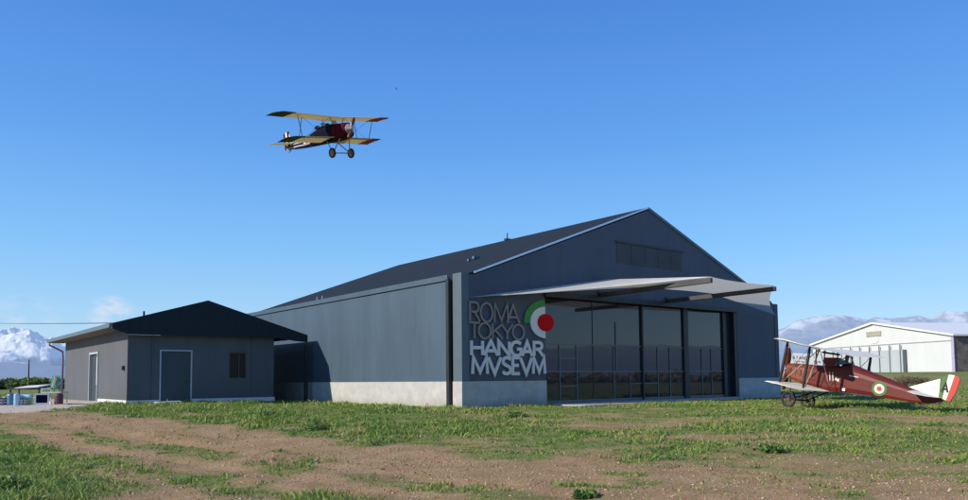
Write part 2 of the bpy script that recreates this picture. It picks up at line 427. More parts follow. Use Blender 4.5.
c = mixc(moss, dirt, olive); c = mixc(sp.outputs[0], c, gr); c = mixc(sp.outputs[1], c, pth); Lk.new(c, b.inputs['Base Color'])
bp = N.new('ShaderNodeBump'); bp.inputs['Strength'].default_value = 1.0; bp.inputs['Distance'].default_value = .06
Lk.new(noise(16, 8, .7), bp.inputs['Height']); Lk.new(bp.outputs['Normal'], b.inputs['Normal'])
g = np_mesh('ground', Vg, Fg, gm, colors=np.stack([GM.ravel(), PM.ravel(), 0 * PM.ravel()], 1), smooth=True, nside=4)
tag(g, kind='structure')

# grass: blades gathered in tufts, one uncountable sheet
def make_grass():
    P = []
    for (y0, y1, dens) in ((7.2, 12, 520), (12, 17, 430), (17, 22, 340), (22, 28, 250), (28, 36, 130), (36, 60, 45)):
        xm0 = -.70 * y1 - 1.5; xm1 = .70 * y1 + 1.5
        n = int((y1 - y0) * (xm1 - xm0) * dens)
        x = rng.uniform(xm0, xm1, n); y = rng.uniform(y0, y1, n)
        k = (np.abs(x) < .70 * y + 1.5); P.append(np.stack([x[k], y[k]], 1))
    P = np.concatenate(P); x, y = P.T
    # pull toward tuft centres
    cl = fbm(x * 4.5, y * 4.5, 2, 91)
    g = grass_mask(x, y)
    q = (x - C0.x) * U.x + (y - C0.y) * U.y; w = (x - C0.x) * V.x + (y - C0.y) * V.y   # building coordinates
    inside = ((q > -.1) & (q < 21.4) & (w > -.1)) | ((q > 3.9) & (q < 22) & (w > -2.3)) | ((q > -8.4) & (w > 11.8))
    prob = g * (.35 + .9 * ss(.35, .62, cl)) + .03 + .20 * ss(.45, .66, fbm(x * .55 + 3, y * .55, 4, 101))
    keep = (rng.random(len(x)) < prob) & ~inside & (path_mask(x, y) < .4)
    x, y, g, cl = x[keep], y[keep], g[keep], cl[keep]
    nw = ((x - 10.6) / 1.3) ** 2 + ((y - 24.6) / 1.4) ** 2 > 1
    nw |= rng.random(len(x)) < .15
    x, y, g, cl = x[nw], y[nw], g[nw], cl[nw]
    n = len(x); z = Hn(x, y) - .01
    big = fbm(x * .8, y * .8, 3, 14); dry = fbm(x * .9 + 9, y * .9, 3, 44)
    h = (.022 + .062 * rng.random(n) ** 1.5) * (.45 + 1.1 * ss(.3, .7, big)) * (.55 + .6 * g) * (1 + .35 * ss(.5, .7, cl))
    h *= 1 + .8 * (rng.random(n) < .02) * ss(.45, .6, cl)
    h *= (1 - .22 * ss(-2, 4, x)) * (1 + .006 * np.clip(y - 15, 0, 30))
    wd = (.005 + .009 * rng.random(n)) * (1 + .055 * np.clip(y - 8, 0, 40))
    a = rng.uniform(0, 2 * np.pi, n); lean = rng.normal(0, .75, (n, 2)) * h[:, None]
    dx, dy = np.cos(a) * wd, np.sin(a) * wd
    base = np.stack([x, y, z], 1); side = np.stack([dx, dy, 0 * dx], 1)
    mid = base + np.stack([lean[:, 0] * .35, lean[:, 1] * .35, h * .6], 1)
    tip = base + np.stack([lean[:, 0], lean[:, 1], h], 1)
    Vv = np.stack([base - side, base + side, mid + side * .75, mid - side * .75, tip], 1).reshape(-1, 3)
    i = np.arange(n) * 5
    F = np.concatenate([np.stack([i, i + 1, i + 2], 1), np.stack([i, i + 2, i + 3], 1), np.stack([i + 3, i + 2, i + 4], 1)])
    A = np.array([.145, .235, .036]); B = np.array([.36, .45, .105]); D = np.array([.50, .39, .18]); E_ = np.array([.085, .215, .050])
    t = np.clip(rng.normal(.45, .28, n) + (big - .5) * .6, 0, 1)[:, None]
    c = A * (1 - t) + B * t
    t2 = (ss(.55, .72, fbm(x * 1.7, y * 1.7, 3, 61)) * .7)[:, None]; c = c * (1 - t2) + E_ * t2
    isdry = (rng.random(n) < .03 + .28 * ss(.52, .7, dry) + .20 * (g < .5))[:, None]
    c = np.where(isdry, D * (.6 + .6 * rng.random((n, 1))), c)
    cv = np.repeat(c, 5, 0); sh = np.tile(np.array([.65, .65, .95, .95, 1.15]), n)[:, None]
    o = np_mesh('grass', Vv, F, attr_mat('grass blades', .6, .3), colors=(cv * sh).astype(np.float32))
    tag(o, 'short rough green grass on the bank and between the track ruts', 'grass', kind='stuff')
make_grass()

def make_gravel():
    n = 60000
    y = rng.uniform(7.3, 22, n) ; x = rng.uniform(-.70, .70, n) * y
    k = rng.random(n) < (1 - grass_mask(x, y)) * (.25 + .9 * ss(.4, .62, fbm(x * 1.1, y * 1.1, 3, 77)))
    x, y = x[k], y[k]; n = len(x); z = Hn(x, y)
    s = .005 + .020 * rng.random(n) ** 4 + (rng.random(n) < .015) * .018
    base = np.array([(1, 0, 0), (-1, 0, 0), (0, 1, 0), (0, -1, 0), (0, 0, .75), (0, 0, -.5)])
    Vv = base[None] * s[:, None, None] * rng.uniform(.6, 1.3, (n, 6, 1)); a = rng.uniform(0, 6.28, n)
    ca, sa = np.cos(a)[:, None], np.sin(a)[:, None]
    X = Vv[..., 0] * ca - Vv[..., 1] * sa; Y = Vv[..., 0] * sa + Vv[..., 1] * ca
    Vv = np.stack([X + x[:, None], Y + y[:, None], Vv[..., 2] + z[:, None]], -1).reshape(-1, 3)
    T = np.array([(0, 2, 4), (2, 1, 4), (1, 3, 4), (3, 0, 4), (2, 0, 5), (1, 2, 5), (3, 1, 5), (0, 3, 5)])
    F = (T[None] + (np.arange(n) * 6)[:, None, None]).reshape(-1, 3)
    t = (rng.random(n) ** 2.8)[:, None]; c = np.array([.30, .185, .10]) * (1 - t) + np.array([.62, .48, .35]) * t
    o = np_mesh('gravel', Vv, F, attr_mat('pebbles', .9), colors=np.repeat(c, 6, 0).astype(np.float32))
    tag(o, 'loose pale pebbles scattered over the brown dirt track', 'gravel', kind='stuff')
make_gravel()
def make_clods():
    n = 9000; y = rng.uniform(7.3, 24, n); x = rng.uniform(-.70, .70, n) * y
    k = rng.random(n) < (1 - grass_mask(x, y)) * (.1 + .9 * ss(.45, .62, fbm(x * .9 + 40, y * 1.6, 4, 177))); x, y = x[k], y[k]; n = len(x)
    s = .010 + .026 * rng.random(n) ** 4; z = Hn(x, y)
    ph = np.linspace(0, 2 * np.pi, 6, endpoint=False)
    ringv = np.stack([np.cos(ph), np.sin(ph), 0 * ph], 1); base = np.concatenate([ringv, ringv * .7 + [0, 0, .45], [[0, 0, .62]]])
    Vv = base[None] * s[:, None, None] * rng.uniform(.7, 1.3, (n, 13, 1)) + np.stack([x, y, z - .003], 1)[:, None, :]
    T = [(i, (i + 1) % 6, 6 + (i + 1) % 6) for i in range(6)] + [(i, 6 + (i + 1) % 6, 6 + i) for i in range(6)] + [(6 + i, 6 + (i + 1) % 6, 12) for i in range(6)]
    F = (np.array(T)[None] + (np.arange(n) * 13)[:, None, None]).reshape(-1, 3)
    c = np.array([.43, .275, .145]) * rng.uniform(.6, 1.25, (n, 1))
    o = np_mesh('clods', Vv.reshape(-1, 3), F, attr_mat('earth clods', .95), colors=np.repeat(c, 13, 0).astype(np.float32))
    tag(o, 'small brown clods of earth strewn over the dirt track', 'earth clods', kind='stuff')
make_clods()

# ------------------------------------------------------------------ mountains (a full ring)
def make_mountains():
    nr = 170
    th = np.concatenate([np.linspace(-np.pi, -.75, 260, endpoint=False), np.linspace(-.75, -.45, 420, endpoint=False), np.linspace(-.45, .3, 120, endpoint=False), np.linspace(.3, .72, 520, endpoint=False), np.linspace(.72, np.pi, 320, endpoint=False)]); na = len(th); s = np.tan(np.clip(th, -1.2, 1.2))
    A, Rr = np.meshgrid(th, np.linspace(0, 1, nr)); S = np.tan(np.clip(A, -1.25, 1.25))
    env = .066 + .028 * fbm(th * 2.2 + 5, th * 0, 3, 5)
    front = np.abs(th) < 1.0
    prof = np.interp(s, [-1.2, -.66, -.645, -.625, -.605, -.59, -.575, -.56, -.5, 0, .3, .394, .42, .46, .515, .56, .595, .645, .75, 1.2],
                        [.060, .068, .070, .075, .075, .066, .066, .053, .05, .05, .055, .066, .075, .079, .0785, .0795, .081, .087, .090, .08])
    w = ss(1.1, .8, np.abs(th)); env = env * (1 - w) + prof * w
    R0, R1 = 5200., 8200.
    rad = R0 + (R1 - R0) * Rr
    x, y = np.sin(A) * rad, np.cos(A) * rad
    ridge = 1 - np.abs(2 * fbm(x / 900, y / 900, 6, 17) - 1)
    small = 1 - np.abs(2 * fbm(x / 330, y / 330, 6, 23) - 1)
    rise = np.clip(Rr / .62, 0, 1) ** 1.25
    fade = ss(1, .75, Rr)
    top = env[None] * (R0 + .62 * (R1 - R0)) / np.cos(np.clip(A, -1.2, 1.2)) ** 0
    # profile values are height/forward distance, convert to radial
    top = top * np.where(np.abs(A) < 1.1, np.cos(A), .6)
    z = top * rise * (.66 + .36 * ridge) * fade + (small - .62) * (190 - 105 * ss(-.2, .3, S)) * rise * fade - 20
    # a lower blue foothill in front
    foot = .036 * R0 * np.exp(-((Rr - .16) / .11) ** 2) * (.35 + 1.2 * fbm(x / 700, y / 700, 5, 8)) * np.cos(np.clip(A, -1, 1))
    z = np.maximum(z, foot - 10)
    Vv = np.stack([x, y, z + 1], -1).reshape(-1, 3)
    i, j = np.meshgrid(np.arange(na), np.arange(nr - 1)); i2 = (i + 1) % na
    F = np.stack([j * na + i, j * na + i2, (j + 1) * na + i2, (j + 1) * na + i], -1).reshape(-1, 4)
    blue = np.array([.11, .165, .26]); hazy_rock = np.array([.20, .24, .31]); snow = np.array([.86, .85, .83])  # bluish slope colours have aerial haze mixed in
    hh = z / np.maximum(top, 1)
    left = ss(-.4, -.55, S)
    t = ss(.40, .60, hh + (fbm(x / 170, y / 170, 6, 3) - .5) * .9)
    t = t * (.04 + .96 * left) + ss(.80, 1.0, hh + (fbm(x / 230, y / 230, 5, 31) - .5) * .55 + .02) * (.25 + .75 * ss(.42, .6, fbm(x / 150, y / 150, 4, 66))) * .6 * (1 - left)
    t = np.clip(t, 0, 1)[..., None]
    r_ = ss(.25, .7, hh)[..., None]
    c = (blue * (1 - r_) + hazy_rock * r_) * (.85 + .3 * fbm(x / 200, y / 200, 4, 90)[..., None])
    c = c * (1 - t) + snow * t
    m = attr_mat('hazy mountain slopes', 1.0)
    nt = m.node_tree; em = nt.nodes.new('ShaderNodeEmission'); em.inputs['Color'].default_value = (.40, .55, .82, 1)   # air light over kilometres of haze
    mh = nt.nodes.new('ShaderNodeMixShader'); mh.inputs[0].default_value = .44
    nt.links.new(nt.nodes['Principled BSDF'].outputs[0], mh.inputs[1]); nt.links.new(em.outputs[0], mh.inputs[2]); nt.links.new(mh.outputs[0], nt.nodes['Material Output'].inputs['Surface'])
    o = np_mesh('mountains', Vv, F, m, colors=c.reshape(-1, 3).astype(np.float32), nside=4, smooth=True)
    tag(o, kind='structure')
make_mountains()

# ------------------------------------------------------------------ stroke lettering
GL = {
 'R': [[(0, 0), (0, 1), (.5, 1), (.72, .97), (.86, .86), (.88, .75), (.84, .62), (.7, .53), (.5, .5), (0, .5)], [(.48, .5), (1, 0)]],
 'O': [[(.5 + .5 * math.cos(a), .5 + .5 * math.sin(a)) for a in [2 * math.pi * k / 28 for k in range(29)]]],
 'M': [[(0, 0), (.06, 1), (.5, .12), (.94, 1), (1, 0)]],
 'A': [[(0, 0), (.5, 1), (1, 0)], [(.2, .32), (.8, .32)]],
 'T': [[(0, 1), (1, 1)], [(.5, 1), (.5, 0)]],
 'K': [[(0, 0), (0, 1)], [(1, 1), (.05, .45)], [(.25, .6), (1, 0)]],
 'Y': [[(0, 1), (.5, .45), (1, 1)], [(.5, .47), (.5, 0)]],
 'H': [[(0, 0), (0, 1)], [(1, 0), (1, 1)], [(0, .52), (1, .52)]],
 'N': [[(0, 0), (0, 1), (1, 0), (1, 1)]],
 'G': [[(.95, .86), (.75, .97), (.5, 1), (.25, .93), (.07, .74), (0, .5), (.07, .26), (.25, .07), (.5, 0), (.78, .04), (.97, .14), (.97, .48), (.6, .48)]],
 'V': [[(0, 1), (.5, 0), (1, 1)]],
 'S': [[(.95, .88), (.7, .98), (.45, 1), (.2, .94), (.07, .78), (.12, .63), (.3, .55), (.65, .46), (.87, .37), (.95, .22), (.85, .07), (.55, 0), (.25, .02), (.02, .12)]],
 'E': [[(1, 1), (0, 1), (0, 0), (1, 0)], [(0, .52), (.88, .52)]],
 'I': [[(.5, 0), (.5, 1)]], 'D': [[(0, 0), (0, 1), (.45, 1), (.8, .88), (1, .5), (.8, .12), (.45, 0), (0, 0)]],
 'F': [[(1, 1), (0, 1), (0, 0)], [(0, .52), (.8, .52)]],
 'L': [[(0, 1), (0, 0), (1, 0)]],
}
def ribbon(pts, w):
    """mitred flat outline (left side, right side) of a polyline in 2-D"""
    P = [Vector(p) for p in pts]; closed = (P[0] - P[-1]).length < 1e-6
    if closed: P = P[:-1]
    n = len(P); Ls = []; Rs = []
    for i in range(n):
        a = P[i - 1] if (closed or i > 0) else None; c = P[(i + 1) % n] if (closed or i < n - 1) else None
        d1 = (P[i] - a).normalized() if a is not None else None; d2 = (c - P[i]).normalized() if c is not None else None
        if d1 is None: d1 = d2
        if d2 is None: d2 = d1
        t = d1 + d2
        t = t.normalized() if t.length > 1e-6 else d1
        nn = Vector((-t.y, t.x)); k = max(.38, nn.dot(Vector((-d1.y, d1.x))))
        Ls.append(P[i] + nn * (w / 2 / k)); Rs.append(P[i] - nn * (w / 2 / k))
    return Ls, Rs, closed
def glyph(mb, ch, x0, x1, z0, z1, w, y, th, M_):
    """letter ch in the box, extruded from depth y to y-th; M_(x,y,z) maps to local space"""
    ins = w / 2
    for k, st in enumerate(GL[ch]):
        pts = [(x0 + ins + p[0] * (x1 - x0 - w), z0 + ins + p[1] * (z1 - z0 - w)) for p in st]
        Ls, Rs, closed = ribbon(pts, w); n = len(Ls); yy = y - th + .003 * k
        vs = []
        for i in range(n):
            for q in (Ls[i], Rs[i]):
                vs.append(M_(q.x, yy, q.y)); vs.append(M_(q.x, y, q.y))
        fs = []
        for i in range(n if closed else n - 1):
            a = 4 * i; c = 4 * ((i + 1) % n)
            fs += [(a, c, c + 2, a + 2), (a + 1, a + 3, c + 3, c + 1), (a, a + 1, c + 1, c), (a + 2, c + 2, c + 3, a + 3)]
        if not closed:
            fs += [(0, 2, 3, 1), (4 * n - 4, 4 * n - 3, 4 * n - 1, 4 * n - 2)]
        mb.add(vs, fs)

# ------------------------------------------------------------------ the hangar museum
WD, LN, HP, HPIL, HR, ZE = 21.21, 20.886, .963, 4.866, 8.588, 4.65
D1, D2, DT = 4.113, 17.375, 4.36
hg = empty('museum_hangar', C0, (0, 0, YAW))
tag(hg, 'large dark blue grey hangar with gabled roof and a wide glazed door', 'hangar')
mb = MB()
sl = (HR - ZE) / (WD / 2)
top = lambda x: ZE + sl * (x if x < WD / 2 else WD - x)
e = .58
mb.poly([(0, 0, HP), (D1, 0, HP), (D1, 0, DT), (0, 0, DT)])
mb.poly([(D2, 0, HP), (WD, 0, HP), (WD, 0, DT), (D2, 0, DT)])
mb.poly([(0, 0, DT), (WD, 0, DT), (WD, 0, HPIL), (WD - e, 0, HPIL), (WD / 2, 0, HR), (e, 0, HPIL), (0, 0, HPIL)])
mb.build('front_wall', M['cladf'], hg)
MB().box(.012, .03, .52, .80, 0, 4.70).build('wall_joint', M['recess'], hg)
mb = MB(); mb.quad((0, .80, HP), (0, LN, HP), (0, LN, 4.72), (0, .80, 4.72)); mb.quad((WD, 0, HP), (WD, LN, HP), (WD, LN, 4.75), (WD, 0, 4.75))
mb.poly([(0, LN, HP), (WD, LN, HP), (WD, LN, 4.75), (WD / 2, LN, HR - .02), (0, LN, 4.75)])
mb.build('side_wall', M['clad'], hg)
MB().box(-.025, .30, -.025, .50, HP + .004, HPIL + .03).build('corner_pilaster', M['pil'], hg)
MB().box(WD - .3, WD + .025, -.025, .50, HP + .004, HPIL + .03).build('corner_pilaster', M['cladf'], hg)
mb = MB(); mb.box(-.04, .3, -.04, .52, -.6, HP); mb.box(.3, D1, -.04, .1, -.6, HP - .002); mb.box(-.04, .1, .76, LN + .04, -.6, HP - .001)
mb.box(D2, WD + .04, -.04, .1, -.6, HP); mb.box(WD - .1, WD + .04, .1, LN + .04, -.6, HP - .001)
mb.build('plinth', M['conc'], hg)
# roof
mb = MB(); t = .10
for x0, x1 in ((.02, WD / 2), (WD - .02, WD / 2)):
    z0, z1 = ZE + .03, HR + .03
    mb.prism([(x0, .02, z0), (x1, .02, z1), (x1, .02, z1 + t), (x0, .02, z0 + t)], (0, LN + .1, 0))
mb.build('roof', M['roof'], hg)
mb = MB(); mb.prism([(e, -.045, HPIL + .05), (WD / 2, -.045, HR + .07), (WD / 2, -.045, HR + .14), (e, -.045, HPIL + .12)], (0, .08, 0))
mb.build('rake_trim', M['trim'], hg)
mb = MB(); mb.prism([(WD - e, -.045, HPIL - .02), (WD / 2, -.045, HR + .002), (WD / 2, -.045, HR + .142), (WD - e, -.045, HPIL + .12)], (0, .08, 0))
mb.build('rake_trim', M['pil'], hg)
mb = MB(); mb.box(-.05, -.004, .80, LN + .05, 4.70, 4.90); gut = mb.build('gutter', M['clad'], hg)
MB().box(-.06, -.045, .80, LN + .05, 4.685, 4.70).build('gutter_lip', M['dark'], gut)
for y_ in (10.8, 11.35): MB().box(-.05, .0, y_, y_ + .15, 4.905, 5.05).build('gutter_bracket', M['pil'], hg)
MB().box(-.17, -.05, .58, .74, -.3, 4.72).build('downpipe', M['dark'], hg)
mb = MB(); mb.tube([(WD / 2, 9.8, HR + .1), (WD / 2, 9.8, HR + .52)], .035); mb.box(WD / 2 - .15, WD / 2 + .35, 9.7, 9.9, HR + .10, HR + .2)
mb.build('ridge_finial', M['dark'], hg)
def roofz(x): return ZE + sl * x + .14
mb = MB(); mb.box(4.15, 4.5, 4.55, 4.7, roofz(4.3), roofz(4.3) + .12); mb.box(3.95, 4.1, 4.7, 4.8, roofz(4.0), roofz(4.0) + .1); mb.build('roof_light', M['agut'], hg)
# louvred vent in the gable
vt = MB().box(8.35, 13.1, -.05, -.004, 6.88, 6.96).build('gable_vent', M['dark'], hg)
for k in range(5):
    x0 = 8.42 + k * .93; mb = MB()
    for q in range(7):
        z = 5.98 + q * .125; mb.prism([(x0, -.006, z), (x0 + .84, -.006, z), (x0 + .84, -.045, z + .085), (x0, -.045, z + .085)], (0, 0, .012))
    mb.build('louvre', M['cladf'], vt)
# glazed door
rc = MB(); y = .22
rc.quad((D1, 0.003, 0), (D1, y, 0), (D1, y, DT), (D1, .003, DT)); rc.quad((D2, 0.003, 0), (D2, y, 0), (D2, y, DT), (D2, .003, DT)); rc.quad((D1, .003, DT), (D2, .003, DT), (D2, y, DT), (D1, y, DT))
door = rc.build('glazed_door', M['recess'], hg)
xs = [D1 + .02, 7.03, 10.2, 13.33, 16.5]
for k in range(4):
    MB().quad((xs[k], y, 0), (xs[k + 1], y, 0), (xs[k + 1], y, DT), (xs[k], y, DT)).build('glass_pane', M['glass'], door)
MB().box(16.5, D2, y - .01, y + .1, -.1, DT).build('gap_shade', M['recess'], door)  # near-black box stands in for shade in the open gap
MB().box(17.08, 17.30, -.03, y - .012, -.1, DT - .02).build('door_post', M['dark'], door)
for xx, w in ((7.03, .025), (10.2, .09), (13.36, .34), (16.5, .26)):
    MB().box(xx - w / 2, xx + w / 2, y - (.09 if w > .05 else .02), y - .005, -.1, DT - .03).build('mullion', M['dark'], door)
mb = MB(); mb.box(D1 - .05, D2 + .05, -.10, -.004, DT - .10, DT + .12); mb.build('door_head', M['dark'], door)
mb = MB()
for zc in (2.42, 1.31): mb.box(D1 + .03, 16.37, y - .028, y - .006, zc - .022, zc + .022)
mb.box(D1 + .03, 16.37, y - .03, y - .006, 0.0, .16)
for xv in (5.07, 6.05, 8.31, 11.28, 12.16, 14.62, 15.4): mb.box(xv - .025, xv + .025, y - .032, y - .007, .16, 2.40)
mb.box(9.33, 9.37, y - .032, y - .007, .16, 1.28)
for xa, xb, zc in ((5.1, 6.02, 1.85), (5.1, 6.02, .72), (9.4, 11.25, .78)): mb.box(xa, xb, y - .03, y - .006, zc - .02, zc + .02)
mb.build('lattice_bars', M['lattice'], door)  # bars on the outer face stand in for the interior lattice
MB().box(8.45, 8.51, y - .034, y - .008, 1.35, 3.45).build('glazing_post', M['lattice'], door)

ap = MB(); ap.box(D1 - .15, WD + .6, -2.2, -.045, -.4, .045)
apo = ap.build('apron', M['apron'], None); apo.location = C0; apo.rotation_euler = (0, 0, YAW); tag(apo, kind='structure')

# ------------------------------------------------------------------ shade sails on beams
cn = empty('shade_canopy', W(9.5, 0, 4.5), (0, 0, YAW))
tag(cn, 'white fabric shade sail stretched over two dark beams above the glazed door', 'canopy')
o9 = Vector((9.5, 0, 4.5))
def lc(x, y, z): return Vector((x, y, z)) - o9
for X, L_ in ((7.31, 5.47), (11.81, 5.38)):
    mb = MB(); mb.bar(lc(X, -.06, 4.52), lc(X, -L_, 4.56), .14, .18)
    bo = mb.build('beam', M['beam'], cn, bevel=.01)
    MB().box(X - 9.5 - .13, X - 9.5 + .13, -.06, -.004, -.16, .2).build('wall_plate', M['dark'], bo)
def coons(c00, c10, c11, c01, sag=(0, 0, 0, 0), drop=0, n=14):
    """patch with corners; sag pulls each edge inward (edges: 00-10, 10-11, 11-01, 01-00)"""
    ctr = (c00 + c10 + c11 + c01) / 4
    def edge(a, b, s, t): return a.lerp(b, t) + (ctr - (a + b) / 2) * (s * 4 * t * (1 - t))
    P = []
    for i in range(n + 1):
        u = i / n; row = []
        for j in range(n + 1):
            v = j / n
            e0 = edge(c00, c10, sag[0], u); e2 = edge(c01, c11, sag[2], u); e3 = edge(c00, c01, sag[3], v); e1 = edge(c10, c11, sag[1], v)
            bl = c00 * (1 - u) * (1 - v) + c10 * u * (1 - v) + c11 * u * v + c01 * (1 - u) * v
            p = e0 * (1 - v) + e2 * v + e3 * (1 - u) + e1 * u - bl
            p = p - Vector((0, 0, drop * 16 * u * (1 - u) * v * (1 - v)))
            row.append(p)
        P.append(row)
    return P
A_, B_, E__ = lc(.29, -.05, 4.0), lc(7.83, -.05, 5.23), lc(21.0, -.06, 4.31)
t1, m1, t2, m2 = lc(7.31, -5.42, 4.70), lc(7.31, -1.89, 4.66), lc(11.81, -5.33, 4.70), lc(11.81, -2.37, 4.66)
mb = MB(); mb.grid(coons(A_, B_, t1, m1, (.0, .02, 0, .06), .05)); mb.build('sail', M['sail'], cn, smooth=True)
mb = MB(); mb.grid(coons(m1, t1, t2, m2, (0, .14, 0, .1), .03)); mb.build('sail', M['sail'], cn, smooth=True)
mb = MB(); mb.grid(coons(m2, t2, E__, E__ + Vector((-.12, -.01, -.02)), (0, .38, 0, .03), .0)); mb.build('sail', M['sail'], cn, smooth=True)

# ------------------------------------------------------------------ sign
sg = empty('wall_sign', W(0, 0, 0), (0, 0, YAW))
tag(sg, 'raised lettering ROMA TOKYO HANGAR MVSEVM with green white and red emblem', 'sign')
ident = lambda x, y, z: (x, y, z)
ROWS = [
 ('bronze', .075, 3.11, 3.87, [('R', .29, .82), ('O', .78, 1.42), ('M', 1.43, 2.18), ('A', 2.04, 2.74)]),
 ('bronze', .075, 2.49, 3.13, [('T', .25, .80), ('O', .68, 1.32), ('K', 1.33, 1.89), ('Y', 1.77, 2.40), ('O', 2.32, 2.97)]),
 ('silver', .125, 1.85, 2.50, [('H', .32, .96), ('A', .90, 1.67), ('N', 1.60, 2.24), ('G', 2.20, 2.84), ('A', 2.76, 3.40), ('R', 3.38, 3.98)]),
 ('silver', .125, 1.17, 1.90, [('M', .36, 1.18), ('V', 1.10, 1.82), ('S', 1.77, 2.32), ('E', 2.28, 2.74), ('V', 2.66, 3.38), ('M', 3.32, 4.06)]),
]
q = 0
for mname, w, z0, z1, Ls in ROWS:
    for ch, x0, x1 in Ls:
        mb = MB(); glyph(mb, ch, x0, x1, z0, z1, w, -.03, .05 + .0015 * (q % 7), ident); q += 1
        lo = mb.build('letter', M[mname], sg); lo['label'] = 'raised letter ' + ch
def ell(rx, rz, a0, a1, n=32, c=(4.05, 3.23)): return [(c[0] + rx * math.cos(a0 + (a1 - a0) * k / n), c[1] + rz * math.sin(a0 + (a1 - a0) * k / n)) for k in range(n + 1)]
def ring(name, m, ro, ri, a0, a1, y, th):
    mb = MB(); a = ell(*ro, a0, a1); b = ell(*ri, a0, a1)
    for k in range(len(a) - 1):
        mb.prism([(a[k][0], y, a[k][1]), (a[k + 1][0], y, a[k + 1][1]), (b[k + 1][0], y, b[k + 1][1]), (b[k][0], y, b[k][1])], (0, -th, 0))
    return mb.build(name, m, sg)
ring('green_arc', M['green'], (1.10, .88), (.78, .615), R(90), R(184), -.02, .05)
ring('white_arc', M['white'], (.78, .615), (.30, .25), R(90), R(270), -.025, .06)
mb = MB(); mb.prism([(x, -.05, z) for x, z in ell(.42, .34, 0, R(360))[:-1]], (0, -.08, 0)); mb.build('red_disc', M['red'], sg)

# ------------------------------------------------------------------ annex
an = empty('annex_building', W(-8.31, 11.917, 0), (0, 0, YAW))
tag(an, 'low grey annex with dark gabled roof beside the big hangar', 'building')
AW, AD, AZ = 6.33, 13.4, 3.03
XA, XL, XR, ZA, AS = 3.15, -.69, 7.86, 4.46, .295
mb = MB()
dx0, dx1, dz1 = 1.27, 2.61, 2.42          # front door
wx0, wx1, wz0, wz1 = 4.22, 5.04, 1.15, 2.38
mb.poly([(0, 0, -.3), (dx0, 0, -.3), (dx0, 0, AZ), (0, 0, AZ)]); mb.poly([(dx0, 0, dz1), (dx1, 0, dz1), (dx1, 0, AZ), (dx0, 0, AZ)])
mb.poly([(dx1, 0, -.3), (wx0, 0, -.3), (wx0, 0, AZ), (dx1, 0, AZ)]); mb.poly([(wx0, 0, -.3), (wx1, 0, -.3), (wx1, 0, wz0), (wx0, 0, wz0)])
mb.poly([(wx0, 0, wz1), (wx1, 0, wz1), (wx1, 0, AZ), (wx0, 0, AZ)]); mb.poly([(wx1, 0, -.3), (AW, 0, -.3), (AW, 0, AZ), (wx1, 0, AZ)])
mb.build('front_wall', M['greydk'], an)
sy0, sy1, sz1 = 5.25, 7.1, 2.5
mb = MB(); mb.poly([(0, 0, -.3), (0, sy0, -.3), (0, sy0, 3.40), (0, 0, 3.40)]); mb.poly([(0, sy0, sz1), (0, sy1, sz1), (0, sy1, 3.40), (0, sy0, 3.40)]); mb.poly([(0, sy1, -.3), (0, AD, -.3), (0, AD, 3.40), (0, sy1, 3.40)])
mb.poly([(AW, 0, -.3), (AW, AD, -.3), (AW, AD, AZ), (AW, 0, AZ)]); mb.poly([(0, AD, -.3), (AW, AD, -.3), (AW, AD, AZ), (0, AD, AZ)])
mb.build('side_wall', M['grey'], an)
for xs_ in (.95, 5.24): MB().box(xs_, xs_ + .05, -.035, -.003, .32, AZ).build('wall_rib', M['greydk'], an)
# plinth pieces
mb = MB(); mb.box(-.03, dx0, -.03, .05, -.4, .30); mb.box(dx1, AW + .04, -.05, .05, -.4, .31); mb.box(-.03, .05, .05, sy0 - .1, -.4, .31); mb.box(-.025, .05, sy1 + .1, AD, -.4, .12)
mb.build('plinth', M['plw'], an)
# roof slab with overhang, gable board and soffit
yF, yB, th = -.32, AD + .6, .12
zl, zr = ZA - AS * (XA - XL), ZA - AS * (XR - XA)
mb = MB()
mb.prism([(XL, yF, zl), (XA, yF, ZA), (XA, yF, ZA + th), (XL, yF, zl + th)], (0, yB - yF, 0))
mb.prism([(XR, yF, zr), (XA, yF, ZA + .001), (XA, yF, ZA + th), (XR, yF, zr + th)], (0, yB - yF, 0))
mb.build('roof', M['aroof'], an)
mb = MB(); mb.prism([(XL + .02, yF - .03, zl - .10), (-.05, yF - .03, AZ - .01), (AW + .1, yF - .03, AZ - .01), (XR - .6, yF - .03, AZ - .12), (XR, yF - .03, zr - .20), (XR, yF - .03, zr + th + .02), (XA, yF - .03, ZA + th + .02), (XL + .02, yF - .03, zl + th + .02)], (0, .045, 0))
mb.build('gable_board', M['aroof'], an)
mb = MB(); mb.quad((XL - .10, yF + .02, zl - .068), (0, yF + .02, zl - .068), (0, yB, zl - .068), (XL - .10, yB, zl - .068))
mb.quad((-.05, yF + .016, AZ + .004), (AW, yF + .016, AZ + .004), (AW, 0, AZ + .004), (-.05, 0, AZ + .004))
mb.build('soffit', M['soffit'], an)
mb = MB(); mb.box(XL - .12, XL + .02, yF - .05, yB, zl - .06, zl + .13); gt = mb.build('gutter', M['agut'], an, bevel=.02)
mb = MB(); mb.tube([(XL - .05, yB - .35, zl - .04), (XL - .05, yB - .35, zl - .2), (-.12, yB - .5, zl - .55), (-.10, yB - .5, zl - .8), (-.10, yB - .5, .12)], .055, 10)
mb.build('downpipe', M['pipe'], an, smooth=True)
mb = MB(); mb.box(7.86, 8.0, -.12, .02, -.3, 2.78); mb.build('porch_post', M['dark'], an)
mb = MB(); mb.tube([(1.5, 3.5, ZA - .6), (1.5, 3.5, ZA - .12)], .045); mb.build('vent_pipe', M['dark'], an)
